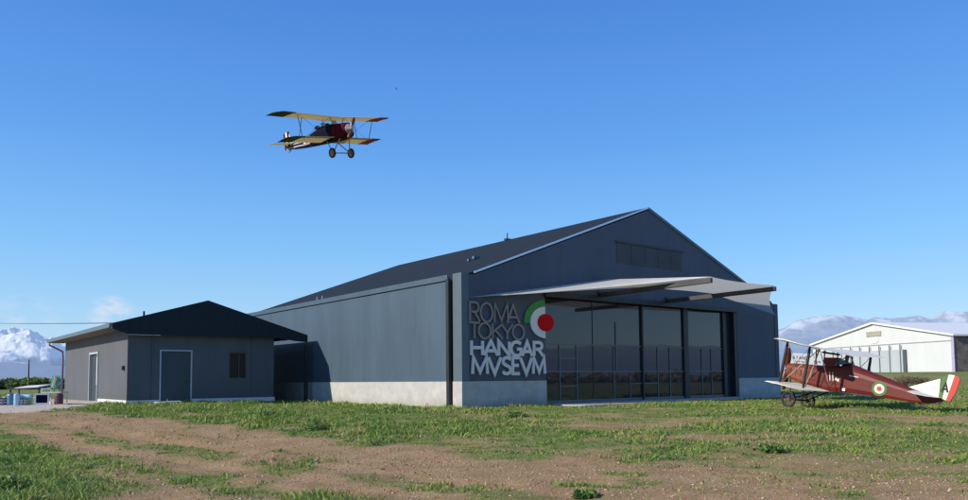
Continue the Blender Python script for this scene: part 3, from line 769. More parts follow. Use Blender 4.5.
# doors and windows
fr = MB(); f = .055
fr.box(dx0, dx0 + f, -.03, .06, .02, dz1); fr.box(dx1 - f, dx1, -.03, .06, .02, dz1); fr.box(dx0 + f, dx1 - f, -.03, .06, dz1 - f, dz1)
dr = MB().box(dx0 + f + .003, dx1 - f - .003, .03, .07, .02, dz1 - f - .003).build('front_door', M['bdoor'], an)
fr.build('door_frame', M['framem'], dr)
mb = MB(); mb.tube([(dx1 - .16, .03, 1.08), (dx1 - .16, -.03, 1.08), (dx1 - .28, -.03, 1.08)], .012, 6); mb.build('handle', M['dark'], dr)
wn = MB(); f = .06
wn.box(wx0, wx0 + f, .03, .09, wz0, wz1); wn.box(wx1 - f, wx1, .03, .09, wz0, wz1); wn.box(wx0 + f, wx1 - f, .03, .09, wz0, wz0 + f); wn.box(wx0 + f, wx1 - f, .03, .09, wz1 - f, wz1); wn.box(wx0 + .46, wx0 + .50, .035, .085, wz0 + f, wz1 - f)
wo = wn.build('window', mat('brown window frame', (.09, .075, .06), .6), an)
MB().quad((wx0, .075, wz0), (wx1, .075, wz0), (wx1, .075, wz1), (wx0, .075, wz1)).build('pane', M['glass2'], wo)
mb = MB(); mb.quad((wx0, 0, wz0), (wx1, 0, wz0), (wx1, .08, wz0), (wx0, .08, wz0)); mb.quad((wx0, 0, wz0), (wx0, .08, wz0), (wx0, .08, wz1), (wx0, 0, wz1)); mb.quad((wx1, 0, wz0), (wx1, .08, wz0), (wx1, .08, wz1), (wx1, 0, wz1)); mb.quad((wx0, 0, wz1), (wx1, 0, wz1), (wx1, .08, wz1), (wx0, .08, wz1))
mb.build('reveal', M['greydk'], wo)
sd = MB(); f = .09
sd.box(-.05, .12, sy0, sy0 + f, .02, sz1); sd.box(-.05, .12, sy1 - f, sy1, .02, sz1); sd.box(-.05, .12, sy0 + f, sy1 - f, sz1 - f, sz1)
so = MB().box(.06, .11, sy0 + f, sy0 + 1.0, .03, sz1 - f).build('side_door', M['bdoor'], an)
sd.build('door_frame', M['framem'], so)
MB().box(.07, .10, sy0 + 1.0, sy1 - f, .03, sz1 - f).build('dim_opening', mat('dim interior', (.03, .04, .045), .7), so)  # dark panel stands in for the dim room behind the opening
MB().box(.03, .058, sy0 + .12, sy0 + .55, .95, 2.25).build('bright_pane', M['whitep'], so)  # white paint stands in for brightness seen through the opening
mb = MB(); mb.box(-.10, -.003, .40, .56, 1.56, 1.74); mb.build('wall_lamp', M['dark'], an)
ds = MB().box(0, .95, -.75, 0, 0, .05).build('doorstep_slab', M['whitep'], None, bevel=.01)
ds.location = W(-8.31 + 1.0, 11.917 - .06, .17); ds.rotation_euler = (0, R(-2), YAW); tag(ds, 'flat pale slab lying at the foot of the annex front door', 'doorstep')

# ------------------------------------------------------------------ white storage hangar, far right
Lh = Vector((55.9, 128, 1.35)); Rh = Vector((62.4, 100, 1.35)); dv = (Rh - Lh); wl = dv.length; hy = math.atan2(dv.y, dv.x)
sh = empty('storage_hangar', Lh, (0, 0, hy)); tag(sh, 'white low gabled storage hangar standing at the far right behind the field', 'hangar')
wm = cladding('white sheet wall', (.61, .615, .605), 1.5, .01, .6, axis='X', groove=.93, var=.04)
ez, az_ = 4.85, 7.45
mb = MB(); mb.poly([(0, 0, -1), (wl, 0, -1), (wl, 0, ez), (wl / 2, 0, az_), (0, 0, ez)]); mb.build('front_wall', wm, sh)
mb = MB(); mb.poly([(wl, 0.02, -1), (wl, 40, -1), (wl, 40, ez - .15), (wl, 0.02, ez - .15)]); mb.poly([(0, 0.02, -1), (0, 40, -1), (0, 40, ez), (0, 0.02, ez)]); mb.poly([(0, 40, -1), (wl, 40, -1), (wl, 40, ez), (wl / 2, 40, az_), (0, 40, ez)])
mb.build('side_wall', mat('brown side wall', (.19, .15, .13), .9, var=.5, vscale=1.2), sh)
mb = MB()
for x0 in (-.4, wl + .4):
    z0 = ez - .4 * (az_ - ez) / (wl / 2)
    mb.prism([(x0, -.4, z0), (wl / 2, -.4, az_), (wl / 2, -.4, az_ + .25), (x0, -.4, z0 + .25)], (0, 41, 0))
mb.build('roof', M['whitep'], sh)
MB().box(.1, wl - .1, -.08, -.004, 4.15, 4.27).build('wall_band', mat('grey band', (.34, .34, .33), .7), sh)
MB().box(wl - .35, wl + .1, -.1, -.004, -1, ez - .2).build('corner_post', mat('lilac post', (.42, .36, .52), .6), sh)
px0, px1 = wl * .03, wl * .70
sd_ = MB().box(px0, px1, -.25, -.12, -.6, 3.35).build('sliding_door', mat('pale grey door sheet', (.43, .46, .48), .6, var=.1, vscale=.4, stretch=(1, 1, .3)), sh)
for k in range(10):
    x = px0 + .4 + (px1 - px0 - .8) * k / 9
    MB().box(x - .07, x + .07, -.36, -.255, -.6, 4.05).build('door_rail', mat('rail steel', (.16, .17, .18), .6) if k == 0 else bpy.data.materials['rail steel'], sd_)
MB().box(px1 + .02, px1 + .55, -.30, -.10, -.6, 3.3).build('door_edge', mat('dark green grey edge', (.07, .10, .11), .6), sd_)
MB().box(wl / 2 - 1.5, wl / 2 + 1.5, -.12, -.01, 5.55, 6.3).build('gable_vent', mat('tan vent', (.36, .33, .26), .7), sh)
mb = MB(); mb.prism([(wl / 2 - .8, -.1, 5.4), (wl / 2 + .9, -.1, 5.4), (wl / 2 + .9, -.1, 4.8), (wl / 2 + .5, -.1, 4.5), (wl / 2 - .4, -.1, 4.5), (wl / 2 - .8, -.1, 4.8)], (0, .08, 0)); mb.build('shield_plate', M['white'], sh)

# ------------------------------------------------------------------ biplanes
PM_ = dict(
    wood=mat('dark red plywood', (.125, .018, .011), .5, var=.3, vscale=2.5, spec=.3, stretch=(.4, 1, 3)),
    cowl=mat('orange brown plywood', (.19, .050, .022), .5, var=.4, vscale=4),
    fab=sail_mat('cream fabric', (.90, .83, .69), .12),
    strut=mat('dark wood strut', (.022, .012, .012), .5),
    tube=mat('pale steel tube', (.40, .33, .27), .45),
    tyre=mat('tyre rubber', (.018, .015, .016), .7),
    hub=mat('wheel spokes brown', (.10, .05, .04), .6),
    g=mat('rudder green', (.06, .15, .03), .6), r=mat('rudder red', (.50, .05, .03), .6), w=mat('rudder cream', (.70, .66, .58), .6),
    blk=mat('black paint', (.008, .008, .010), .6), glass=glass_mat('windscreen', (.08, .17, .19), .08, 1.5), metal=mat('bare metal', (.48, .44, .42), .35, metal=.4),
    tan=sail_mat('tan wing fabric', (.78, .70, .49), .5), tang=sail_mat('wingtip green', (.045, .070, .030), .3), tanr=sail_mat('wingtip red', (.40, .07, .02), .4),
    navy=mat('navy paint', (.010, .008, .024), .8, spec=.03), maroon=mat('maroon paint', (.085, .008, .012), .8, spec=.03), wheelr=mat('red brown wheel cover', (.42, .17, .12), .6),
    spin=mat('silver spinner', (.55, .42, .38), .3, metal=.3), prop=mat('varnished propeller', (.12, .03, .015), .35),
)
def section(x, zt, zb, hw, n=9, arch=.35):
    """closed ring of a flat-sided fuselage: x, top, bottom, half width"""
    zs = zb + (zt - zb) * (1 - arch)
    pts = [(x, -hw * .82, zb), (x, hw * .82, zb), (x, hw, zb + (zs - zb) * .25)]
    for k in range(n):
        a = math.pi * k / (n - 1); pts.append((x, hw * math.cos(a), zs + (zt - zs) * math.sin(a)))
    pts.append((x, -hw, zb + (zs - zb) * .25))
    return pts
def loft(mb, secs):
    n = len(secs[0]); vs = [p for s in secs for p in s]; fs = []
    for i in range(len(secs) - 1):
        for k in range(n): fs.append((i * n + k, i * n + (k + 1) % n, (i + 1) * n + (k + 1) % n, (i + 1) * n + k))
    fs.append(tuple(range(n))); fs.append(tuple(range((len(secs) - 1) * n, len(secs) * n)))
    mb.add(vs, fs); return mb
def wing(mb, st, camber=.045):
    """st: stations (y, xLE, xTE, zLE, zTE) -> airfoil strip"""
    prof = [(0, 0), (.08, .6), (.3, 1.0), (.65, .7), (1, .05), (.65, .28), (.3, .35), (.08, -.1)]
    vs = []; fs = []; n = len(prof)
    for y, xl, xt, zl, zt in st:
        c = xl - xt
        for f, h in prof: vs.append((xl - f * c, y, zl + (zt - zl) * f + h * camber * c))
    for i in range(len(st) - 1):
        for k in range(n): fs.append((i * n + k, i * n + (k + 1) % n, (i + 1) * n + (k + 1) % n, (i + 1) * n + k))
    fs.append(tuple(range(n))); fs.append(tuple(range((len(st) - 1) * n, len(st) * n)))
    mb.add(vs, fs); return mb
def wheel(parent, c, r, tyre, hub, w=.09, spokes=True):
    s = 1 if c[1] > 0 else -1
    mb = MB(); mb.lathe([(r * .72, -w / 2), (r * .94, -w / 2), (r, -w * .2), (r, w * .2), (r * .94, w / 2), (r * .72, w / 2), (r * .68, 0), (r * .72, -w / 2)], 'Y', 28, c, False)
    wo = mb.build('wheel', tyre, parent, smooth=True)
    mb = MB(); mb.lathe([(.12 * r, -w * .6), (.2 * r, -w * .6), (.2 * r, w * .6), (.12 * r, w * .6)], 'Y', 14, c)
    if spokes:
        for k in range(10):
            a = 2 * math.pi * k / 10
            mb.tube([(c[0] + .15 * r * math.cos(a), c[1] + s * w * .4, c[2] + .15 * r * math.sin(a)), (c[0] + .74 * r * math.cos(a), c[1], c[2] + .74 * r * math.sin(a))], .017, 5)
    else:
        mb.lathe([(0, -w * .55), (.8 * r, -w * .2), (.8 * r, w * .2), (0, w * .55)], 'Y', 24, c)
    mb.build('hub', hub, wo)
    return wo
def disc(c, r0, r1, side, n=32):
    """flat annulus on the plane y = c[1]"""
    mb = MB(); vs = []; fs = []
    for k in range(n):
        a = 2 * math.pi * k / n; ca, sa = math.cos(a), math.sin(a)
        vs += [(c[0] + r0 * ca, c[1], c[2] + r0 * sa), (c[0] + r1 * ca, c[1], c[2] + r1 * sa)]
    for k in range(n):
        j = (k + 1) % n; fs.append((2 * k, 2 * k + 1, 2 * j + 1, 2 * j))
    mb.add(vs, fs)
    return mb

# --- the red-brown biplane on the grass
p1 = empty('parked_biplane', (10.533, 25.4, .236)); p1.scale = (.74136,) * 3
yw, pt = R(124.2575), R(8.3424)
Rm = Matrix.Rotation(yw, 3, 'Z') @ Matrix.Rotation(-pt, 3, 'Y') @ Matrix.Rotation(R(4.2), 3, 'X'); p1.rotation_euler = Rm.to_euler()
tag(p1, 'dark red brown biplane with cream wings and tricolour rudder parked on the grass', 'biplane')
SEC = [(-.55, 1.68, .72, .41), (-.8, 1.69, .68, .42), (-1.5, 1.73, .63, .43), (-1.75, 1.78, .65, .43), (-2.2, 1.90, .67, .43), (-2.45, 1.89, .69, .42), (-3.0, 1.75, .705, .385), (-3.68, 1.585, .715, .33), (-4.5, 1.372, .72, .25), (-5.0, 1.24, .73, .19), (-5.6, 1.11, .79, .10), (-6.05, 1.03, .92, .03)]
mb = MB(); loft(mb, [section(*s) for s in SEC]); fus = mb.build('fuselage', PM_['wood'], p1, smooth=False, bevel=0)
mb = MB(); loft(mb, [section(*s) for s in [(.68, 1.56, 1.10, .24), (.62, 1.60, 1.04, .30), (.3, 1.64, .90, .36), (-.1, 1.66, .80, .39), (-.545, 1.68, .725, .412)]]); cw = mb.build('cowling', PM_['cowl'], p1)
for s in (-1, 1):
    for k in range(3): MB().box(.30 - k * .26, .34 - k * .26, s * (.35 + .022 * k) - .02, s * (.35 + .022 * k) + .02, 1.12, 1.38).build('louvre', PM_['strut'], cw)
mb = MB(); mb.lathe([(.20, .685), (.19, .70), (.06, .71), (.05, .86), (0, .88)], 'X', 20, (0, 0, 1.33)); mb.build('radiator', PM_['metal'], p1)
mb = MB()
for s in (-1, 1):
    P = []
    for k in range(9):
        t = k / 8; w = .05 + .10 * math.sin(math.pi * min(1, t * 1.05)) ** .8; tw = .9 - .6 * t
        P.append([(.80 + math.sin(tw) * w * q, math.cos(tw) * w * q, 1.33 + s * (.05 + t * .92)) for q in (-1, 0, 1)])
    mb.grid(P)
mb.build('propeller', PM_['prop'], p1, solid=.03, smooth=True)
# wings
def dihU(y): return 2.40 + .045 * abs(y)
ws = []
for y, xl, xt in ((-3.25, -.7, -1.95), (-3.0, -.36, -2.12), (-2.2, -.30, -2.15), (-.8, -.28, -2.15), (0, -.30, -2.15), (.8, -.28, -2.15), (2.2, -.30, -2.15), (3.0, -.36, -2.12), (3.25, -.7, -1.95)):
    ws.append((y, xl, xt, dihU(y) + .02, dihU(y) - .14))
mb = MB(); wing(mb, ws); uw = mb.build('upper_wing', PM_['fab'], p1)
for s in (-1, 1):
    mb = MB(); wing(mb, [(s * .40, .05, -1.72, .72, .62), (s * 1.5, .05, -1.80, .71, .60), (s * 2.5, .0, -1.86, .70, .58), (s * 2.85, -.12, -1.80, .70, .58), (s * 3.0, -.5, -1.6, .69, .60)]); mb.build('lower_wing', PM_['fab'], p1)
for s in (-1, 1):
    for (xt, zt, xb, zb) in ((-.68, 2.48, -.56, .74), (-1.73, 2.40, -1.68, .66)):
        mb = MB(); a = Vector((xt, s * 2.4, zt + .03)); b_ = Vector((xb, s * 2.4, zb))
        mb.tube([b_, b_.lerp(a, .15), b_.lerp(a, .5), b_.lerp(a, .85), a], [.04, .06, .065, .06, .04], 8); mb.build('interplane_strut', PM_['strut'], p1, smooth=True)
    mb = MB()
    for a, b_ in (((-1.70, s * 2.3, .70), (-1.45, s * 1.2, 2.36)), ((-.58, s * 2.3, .76), (-1.4, s * 1.2, 2.36)), ((-1.45, s * 1.2, 2.36), (-1.55, s * .43, 1.05)), ((-1.4, s * 1.2, 2.36), (-.7, s * .42, 1.1))):
        mb.tube([a, b_], .020, 6)
    mb.build('bracing_strut', PM_['tube'], p1)
    mb = MB()
    for a, b_ in (((-.68, s * 2.4, 2.45), (-1.68, s * 2.4, .7)), ((-1.73, s * 2.4, 2.38), (-.56, s * 2.4, .76)), ((-.7, s * 2.38, 2.44), (-.5, s * .42, .8)), ((-1.72, s * 2.38, 2.36), (-1.6, s * .42, .75))):
        mb.tube([a, b_], .008, 4)
    mb.build('bracing_wire', PM_['strut'], p1)
for (x, s) in ((-.75, 1), (-.75, -1), (-1.75, 1), (-1.75, -1), (-2.1, .7), (-2.1, -.7)):
    mb = MB(); mb.tube([(x - .05, s * .30, 1.70 if x > -2 else 1.88), (x, s * .34, 2.36 if x > -2 else 2.25)], .028, 8); mb.build('cabane_strut', PM_['strut'], p1)
mb = MB(); mb.prism([(-1.15, -.17, 1.66), (-1.62, -.17, 1.66), (-1.66, -.17, 2.12), (-1.05, -.17, 2.06)], (0, .34, 0)); mb.build('headrest_fairing', PM_['wood'], p1)
mb = MB()
for s in (-1, 1): mb.poly([(-1.68, s * .20, 2.08), (-1.68, s * .30, 1.74), (-2.22, s * .24, 1.93)])
mb.poly([(-1.68, -.20, 2.08), (-1.68, .20, 2.08), (-2.22, .24, 1.93), (-2.22, -.24, 1.93)])
mb.build('windscreen', PM_['glass'], p1)
mb = MB()
for s in (-1, 1): mb.tube([(-.95, s * .18, 2.28), (-1.55, s * .18, 2.26)], .045, 8)
mb.build('gun', PM_['blk'], p1)
# fin, rudder
def flat(pts, y, th): 
    m_ = MB(); m_.prism([(x, y - th / 2, z) for x, z in pts], (0, th, 0)); return m_
flat([(-4.72, 1.30), (-5.86, 1.80), (-5.90, 1.06), (-5.4, 1.14)], 0, .05).build('fin', PM_['fab'], p1)
T0, T1 = [(-5.88, 1.06), (-6.03, 1.04), (-6.17, 1.00), (-6.31, .97)], [(-5.90, 1.84), (-6.14, 2.00), (-6.36, 2.0), (-6.52, 1.95)]
ru = None
for k, m_ in enumerate(('g', 'w', 'r')):
    pts = [T0[k], T1[k], T1[k + 1], T0[k + 1]] if k < 2 else [T0[2], T1[2], T1[3], (-6.56, 1.85), (-6.46, 1.3), T0[3]]
    o_ = flat(pts, 0, .05 if k != 1 else .052).build('rudder' if k == 0 else 'rudder_band', PM_[m_], p1 if k == 0 else ru)
    if k == 0: ru = o_
for s in (-1, 1):
    mb = MB(); glyph(mb, 'A', 0, .30, 1.27, 1.70, .075, 0, .006, lambda x, y, z: (-5.93 - x if s > 0 else -6.23 + x, s * (.032 - y), z)); mb.build('letter', PM_['blk'], ru)
mb = MB(); wing(mb, [(-1.3, -5.55, -6.0, 1.09, 1.06), (-1.1, -5.2, -6.05, 1.14, 1.06), (0, -4.9, -6.0, 1.20, 1.06), (1.1, -5.2, -6.05, 1.14, 1.06), (1.3, -5.55, -6.0, 1.09, 1.06)], .02); mb.build('tailplane', PM_['fab'], p1)
mb = MB(); mb.tube([(-5.2, 0, .74), (-5.5, 0, .60), (-5.75, 0, .50)], [.03, .03, .045], 8); mb.build('tail_skid', PM_['strut'], p1)
# roundels and small marks on both flanks
for s in (-1, 1):
    y = s * .365
    yy = lambda x: s * (np.interp(-x, [3.0, 3.68, 4.5], [.385, .33, .25]) + .008)
    for m_, r0, r1, d in (('g', .20, .30, 0), ('w', .10, .20, .0), ('r', .0, .10, .0)):
        mb = MB(); n = 32; vs = []; fs = []
        for k in range(n):
            a = 2 * math.pi * k / n
            for rr in (r0, r1):
                x = -3.73 + rr * math.cos(a); z = 1.06 + rr * math.sin(a); vs.append((x, yy(x) , z))
        for k in range(n): j = (k + 1) % n; fs.append((2 * k, 2 * k + 1, 2 * j + 1, 2 * j))
        mb.add(vs, fs)
        (mb.build('roundel_ring', PM_[m_], fus, fix=False))
    f_ = s * .442
    marks = [[(x0, f_, 1.10), (x0 - .035, f_, 1.10), (x0 + .03, f_, 1.46), (x0 + .065, f_, 1.46)] for x0 in (-1.62, -1.76)]
    marks.append([(-1.86, f_ - s * .004, 1.14), (-2.04, f_ - s * .006, 1.10), (-2.04, f_ - s * .006, 1.22), (-1.86, f_ - s * .004, 1.25)])
    marks.append([(-2.2, f_ - s * .008, .74), (-2.36, f_ - s * .012, .74), (-2.36, f_ - s * .012, .86), (-2.2, f_ - s * .008, .86)])
    marks.append([(-2.45, f_ - s * .012, 1.40), (-2.85, f_ - s * .035, 1.39), (-2.85, f_ - s * .035, 1.42), (-2.45, f_ - s * .012, 1.44)])
    for mk in marks:
        mb = MB(); mb.prism(mk, (0, s * .004, 0)); mb.build('white_mark', PM_['w'], fus)
# undercarriage
for s in (-1, 1):
    wheel(p1, (0, s * .75, 0), .37, PM_['tyre'], PM_['hub'])
    for a, b_ in (((.0, s * .62, 0), (.30, s * .34, .92)), ((0, s * .62, 0), (-1.35, s * .38, .68))):
        mb = MB(); mb.tube([a, b_], .032, 8); mb.build('undercarriage_strut', PM_['strut'], p1)
mb = MB(); mb.tube([(0, -.78, 0), (0, .78, 0)], .03, 8); mb.bar((.0, -.62, .02), (0, .62, .02), .16, .05); mb.build('axle', PM_['strut'], p1)

# --- the tan-winged biplane in flight
p2 = empty('flying_biplane', (-9.673, 48.494, 16.765)); p2.scale = (.97265,) * 3
Rm = Matrix.Rotation(R(-41.716), 3, 'Z') @ Matrix.Rotation(R(5.013), 3, 'Y') @ Matrix.Rotation(R(11.533), 3, 'X'); p2.rotation_euler = Rm.to_euler()
tag(p2, 'tan winged two seat biplane flying in the blue sky', 'biplane')
stripe = mat('navy and cream stripes', (.014, .014, .032), .8, spec=.05)
Ns = stripe.node_tree.nodes; Ls_ = stripe.node_tree.links
wv = Ns.new('ShaderNodeTexWave'); wv.wave_type = 'BANDS'; wv.bands_direction = 'Z'; wv.inputs['Scale'].default_value = 1.35; wv.inputs['Distortion'].default_value = 1.2; wv.inputs['Detail'].default_value = 0; wv.inputs['Detail Scale'].default_value = .6
tcs = Ns.new('ShaderNodeTexCoord'); Ls_.new(tcs.outputs['Object'], wv.inputs['Vector'])
rps = Ns.new('ShaderNodeValToRGB'); rps.color_ramp.interpolation = 'CONSTANT'; rps.color_ramp.elements[0].color = (.016, .016, .04, 1); rps.color_ramp.elements[1].position = .62; rps.color_ramp.elements[1].color = (.42, .39, .40, 1)
Ls_.new(wv.outputs['Fac'], rps.inputs['Fac']); Ls_.new(rps.outputs['Color'], Ns['Principled BSDF'].inputs['Base Color'])
mb = MB(); loft(mb, [section(*s) for s in [(1.62, .95, .08, .40), (1.2, 1.02, -.02, .45), (.3, 1.05, -.06, .47)]]); mb.build('cowling', PM_['maroon'], p2, bevel=.03)
mb = MB(); loft(mb, [section(*s) for s in [(.297, 1.05, -.06, .47), (-1.6, .98, -.05, .44), (-2.3, .80, -.06, .38)]]); fu2 = mb.build('fuselage', PM_['navy'], p2)
mb = MB(); loft(mb, [section(*s) for s in [(-2.303, .80, -.06, .38), (-3.6, .50, -.06, .27), (-4.8, .34, -.01, .15), (-5.6, .30, .10, .05)]]); mb.build('rear_fuselage', stripe, p2)
mb = MB(); mb.lathe([(.36, 1.60), (.34, 1.66), (.20, 1.72), (.14, 1.90), (0, 2.0)], 'X', 24, (0, 0, .54)); mb.build('spinner', PM_['spin'], p2, smooth=True)
mb = MB()
for s in (-1, 1):
    P = []
    for k in range(9):
        t = k / 8; w = .05 + .08 * math.sin(math.pi * min(1, t * 1.05)) ** .8; tw = .9 - .6 * t
        P.append([(1.86 + math.sin(tw) * w * q, math.cos(tw) * w * q + s * .35 * t, .54 + s * (.1 + t * .62)) for q in (-1, 0, 1)])
    mb.grid(P)
mb.build('propeller', PM_['prop'], p2, solid=.03, smooth=True)
for x in (-.1, -1.25):
    ck = MB().prism([(x + .3, -.25, 1.03), (x - .42, -.25, 1.0), (x - .42, .25, 1.0), (x + .3, .25, 1.03)], (0, 0, .05)).build('cockpit', PM_['blk'], p2)
    MB().lathe([(.22, -.0), (.2, .10), (.12, .20), (0, .24)], 'Z', 14, (x - .52, 0, 1.0)).build('headrest', PM_['navy'], ck, smooth=True)
    mb = MB(); mb.quad((x + .30, -.25, 1.07), (x + .30, .25, 1.07), (x + .16, .2, 1.32), (x + .16, -.2, 1.32)); mb.build('windscreen', PM_['metal'], ck)
def wing2(name, z0, dih, halfspan, xle, xte, sgn, tipm, label):
    a = []; inc = .05 if name == 'upper_wing' else .16
    for f in (0.0 if name == 'upper_wing' else .10, .3, .74):
        y = sgn * halfspan * f; a.append((y, xle, xte, z0 + dih * abs(y), z0 + dih * abs(y) - inc))
    b_ = [a[-1]]
    for f, k in ((.94, 0), (1.0, 1)):
        y = sgn * halfspan * f; b_.append((y, xle - k * .55 , xte + (0 if k == 0 else -.12), z0 + dih * abs(y), z0 + dih * abs(y) - inc))
    mb = MB(); wing(mb, a, .05); o_ = mb.build(name, PM_['tan'], p2)
    mb = MB(); wing(mb, b_, .05); t_ = mb.build('wingtip', tipm, o_); t_['label'] = label
for s, m_, lb in ((-1, PM_['tang'], 'dark green wingtip'), (1, PM_['tanr'], 'dark red wingtip')):
    wing2('upper_wing', 1.42, .035, 4.6, .85, -.75, s, m_, lb)
    wing2('lower_wing', .14, -.012, 3.75, .68, -1.08, s, m_, lb)
    for x0, x1, yt, yb in ((.45, .25, 3.1, 2.75), (-.45, -.6, 2.15, 2.45)):
        mb = MB(); mb.tube([(x1, s * yb, .08), (x0, s * yt, 1.50)], .024, 6); mb.build('interplane_strut', PM_['strut'], p2)
        mb = MB(); mb.tube([(x0, s * .38, 1.0), (x0, s * .55, 1.43)], .03, 6); mb.build('cabane_strut', PM_['tube'], p2)
    mb = MB(); mb.tube([(.25, s * .5, .0), (.45, s * 3.0, 1.5)], .009, 4); mb.tube([(.25, s * 2.7, .0), (.45, s * .6, 1.43)], .009, 4); mb.build('bracing_wire', PM_['strut'], p2)
    wheel(p2, (.6, s * .78, -.9), .33, PM_['tyre'], PM_['wheelr'], .12, False)
    for a, b_ in (((.6, s * .70, -.9), (1.05, s * .38, .0)), ((.6, s * .70, -.9), (-.35, s * .40, -.02))):
        mb = MB(); mb.tube([a, b_], .035, 6); mb.build('undercarriage_strut', PM_['tube'], p2)
    mb = MB()
    for m_, r0, r1 in (('w', .12, .22), ('r', 0, .12)):
        mb = disc((-2.95, 0, .36), r0, r1, s)
        mb.v = [(x, s * (float(np.interp(-x, [2.3, 3.6], [.38, .27])) + .012), z) for x, y, z in mb.v]
        mb.build('roundel_ring', PM_[m_], p2, fix=False)
mb = MB(); mb.tube([(.6, -.8, -.9), (.6, .8, -.9)], .035, 8); mb.build('axle', PM_['wheelr'], p2)
mb = MB(); wing(mb, [(-1.5, -5.0, -5.75, .42, .40), (0, -4.6, -5.75, .44, .40), (1.5, -5.0, -5.75, .42, .40)], .03); mb.build('tailplane', PM_['tan'], p2)
F0, F1 = [-4.75, -5.22, -5.42, -5.62, -5.85], 0
fin = flat([(-4.75, .48), (-5.2, 1.15), (-5.2, .35)], 0, .05).build('fin', PM_['fab'], p2)
for k, m_ in enumerate(('navy', 'fab', 'maroon')):
    x0 = -5.2 - k * .22; flat([(x0, .0), (x0, 1.30 - .02 * k), (x0 - .22, 1.28 - .05 * k), (x0 - .22, .05)], 0, .05 + .002 * k).build('rudder_band', PM_[m_], p2)
mb = MB(); mb.tube([(-5.0, 0, .1), (-5.4, 0, -.15)], .03, 6); mb.build('tail_skid', PM_['strut'], p2)

# --- tiny bird
bd = MB(); s_ = .22
bd.add([(0, -.12, 0), (.05, .0, .03), (0, .16, 0), (-.05, 0, .03), (0, 0, -.04), (.35, .02, .10), (.18, -.07, .06), (-.35, .02, .10), (-.18, -.07, .06)], [(0, 1, 4), (1, 2, 4), (2, 3, 4), (3, 0, 4), (0, 3, 1), (3, 2, 1), (1, 6, 5), (3, 7, 8), (0, 6, 1), (0, 3, 8)])
bo = bd.build('bird', PM_['blk'], None); bo.location = (-9.3, 80, 32.6); bo.rotation_euler = (R(20), R(15), R(70))
tag(bo, 'tiny dark bird far off in the sky to the right of the flying biplane', 'bird')

# ------------------------------------------------------------------ banner behind the parked biplane
bn = empty('banner_board', (11.72, 28.0, .12), (0, 0, R(-8))); bn.scale = (.89,) * 3; tag(bn, 'white banner board with faint dark lettering behind the biplane nose', 'banner')
z0 = gz(11.7, 28)-.12
def tilt(x, y, z): return (x, y, z - .06 * x)
mb = MB(); mb.prism([tilt(x, 0, z) for x, z in ((-.62, 1.42), (1.28, 1.42), (1.20, 1.98), (-.52, 1.98))], (0, .03, 0)); mb.build('panel', M['whitep'], bn)
for x in (-.40, .22): MB().tube([(x, .05, z0 - .2), (x, .05, 1.9)], .02, 8).build('post', M['dark'], bn)
mb = MB(); x = -.28
for ch in 'ATAND':
    glyph(mb, ch, x, x + .10, 1.72, 1.86, .022, -.004, .004, tilt); x += .125
x = -.18
for ch in 'AERTOI':
    glyph(mb, ch, x, x + .05, 1.60, 1.66, .012, -.004, .004, tilt); x += .066
mb.build('lettering', mat('faded blue ink', (.10, .10, .20), .7), bn)
mb = MB(); x = .55
for ch in 'AIR':
    glyph(mb, ch, x, x + .08, 1.60, 1.70, .018, -.004, .004, tilt); x += .10
mb.build('lettering', bpy.data.materials['faded blue ink'], bn)

# ------------------------------------------------------------------ yard clutter at the left edge
def gy_(u): return -19.45 + u * .0403          # along the row, about 30 m out
YR = 30.3
def place(o, x, y, rz=0, dz=0): o.location = (x, y, gz(x, y) + dz); o.rotation_euler = (0, 0, rz); return o
blue = mat('blue plastic', (.09, .17, .29), .4, var=.15); lblue = mat('light blue plastic', (.30, .52, .66), .4, var=.1); dkblue = mat('navy plastic', (.03, .045, .09), .4)
gpl = mat('green plastic', (.16, .36, .22), .4, var=.1); drumm = mat('purple brown drum', (.09, .035, .055), .6)
def barrel(h, r, m_, label, x, y):
    t = empty('barrel'); mb = MB(); mb.lathe([(r * .9, 0), (r, .04), (r, h * .3), (r * 1.04, h * .33), (r, h * .36), (r, h * .64), (r * 1.04, h * .67), (r, h * .7), (r, h - .04), (r * .9, h)], 'Z', 20)
    mb.build('drum_body', m_, t, smooth=False)
    mb = MB(); mb.lathe([(r * .85, h + .002), (r * .85, h + .03), (r * .2, h + .035), (r * .2, h + .06), (0, h + .06)], 'Z', 16); mb.build('lid', m_, t)
    tag(t, label, 'barrel', 'plastic barrels by the annex'); place(t, x, y); return t
barrel(.42, .17, blue, 'dull blue plastic barrel at the left of the light blue one', gy_(11.5), YR)
barrel(.44, .10, lblue, 'slim light blue plastic barrel standing beside the dull blue one', gy_(18.2), YR - .1)
barrel(.40, .16, drumm, 'purple brown drum close to the annex corner', gy_(57.3), YR + .1)
lb = barrel(.34, .09, lblue, 'light blue plastic barrel lying on its side on a crate', gy_(20), YR + .1); lb.rotation_euler = (0, R(90), 0); lb.location.z += .34
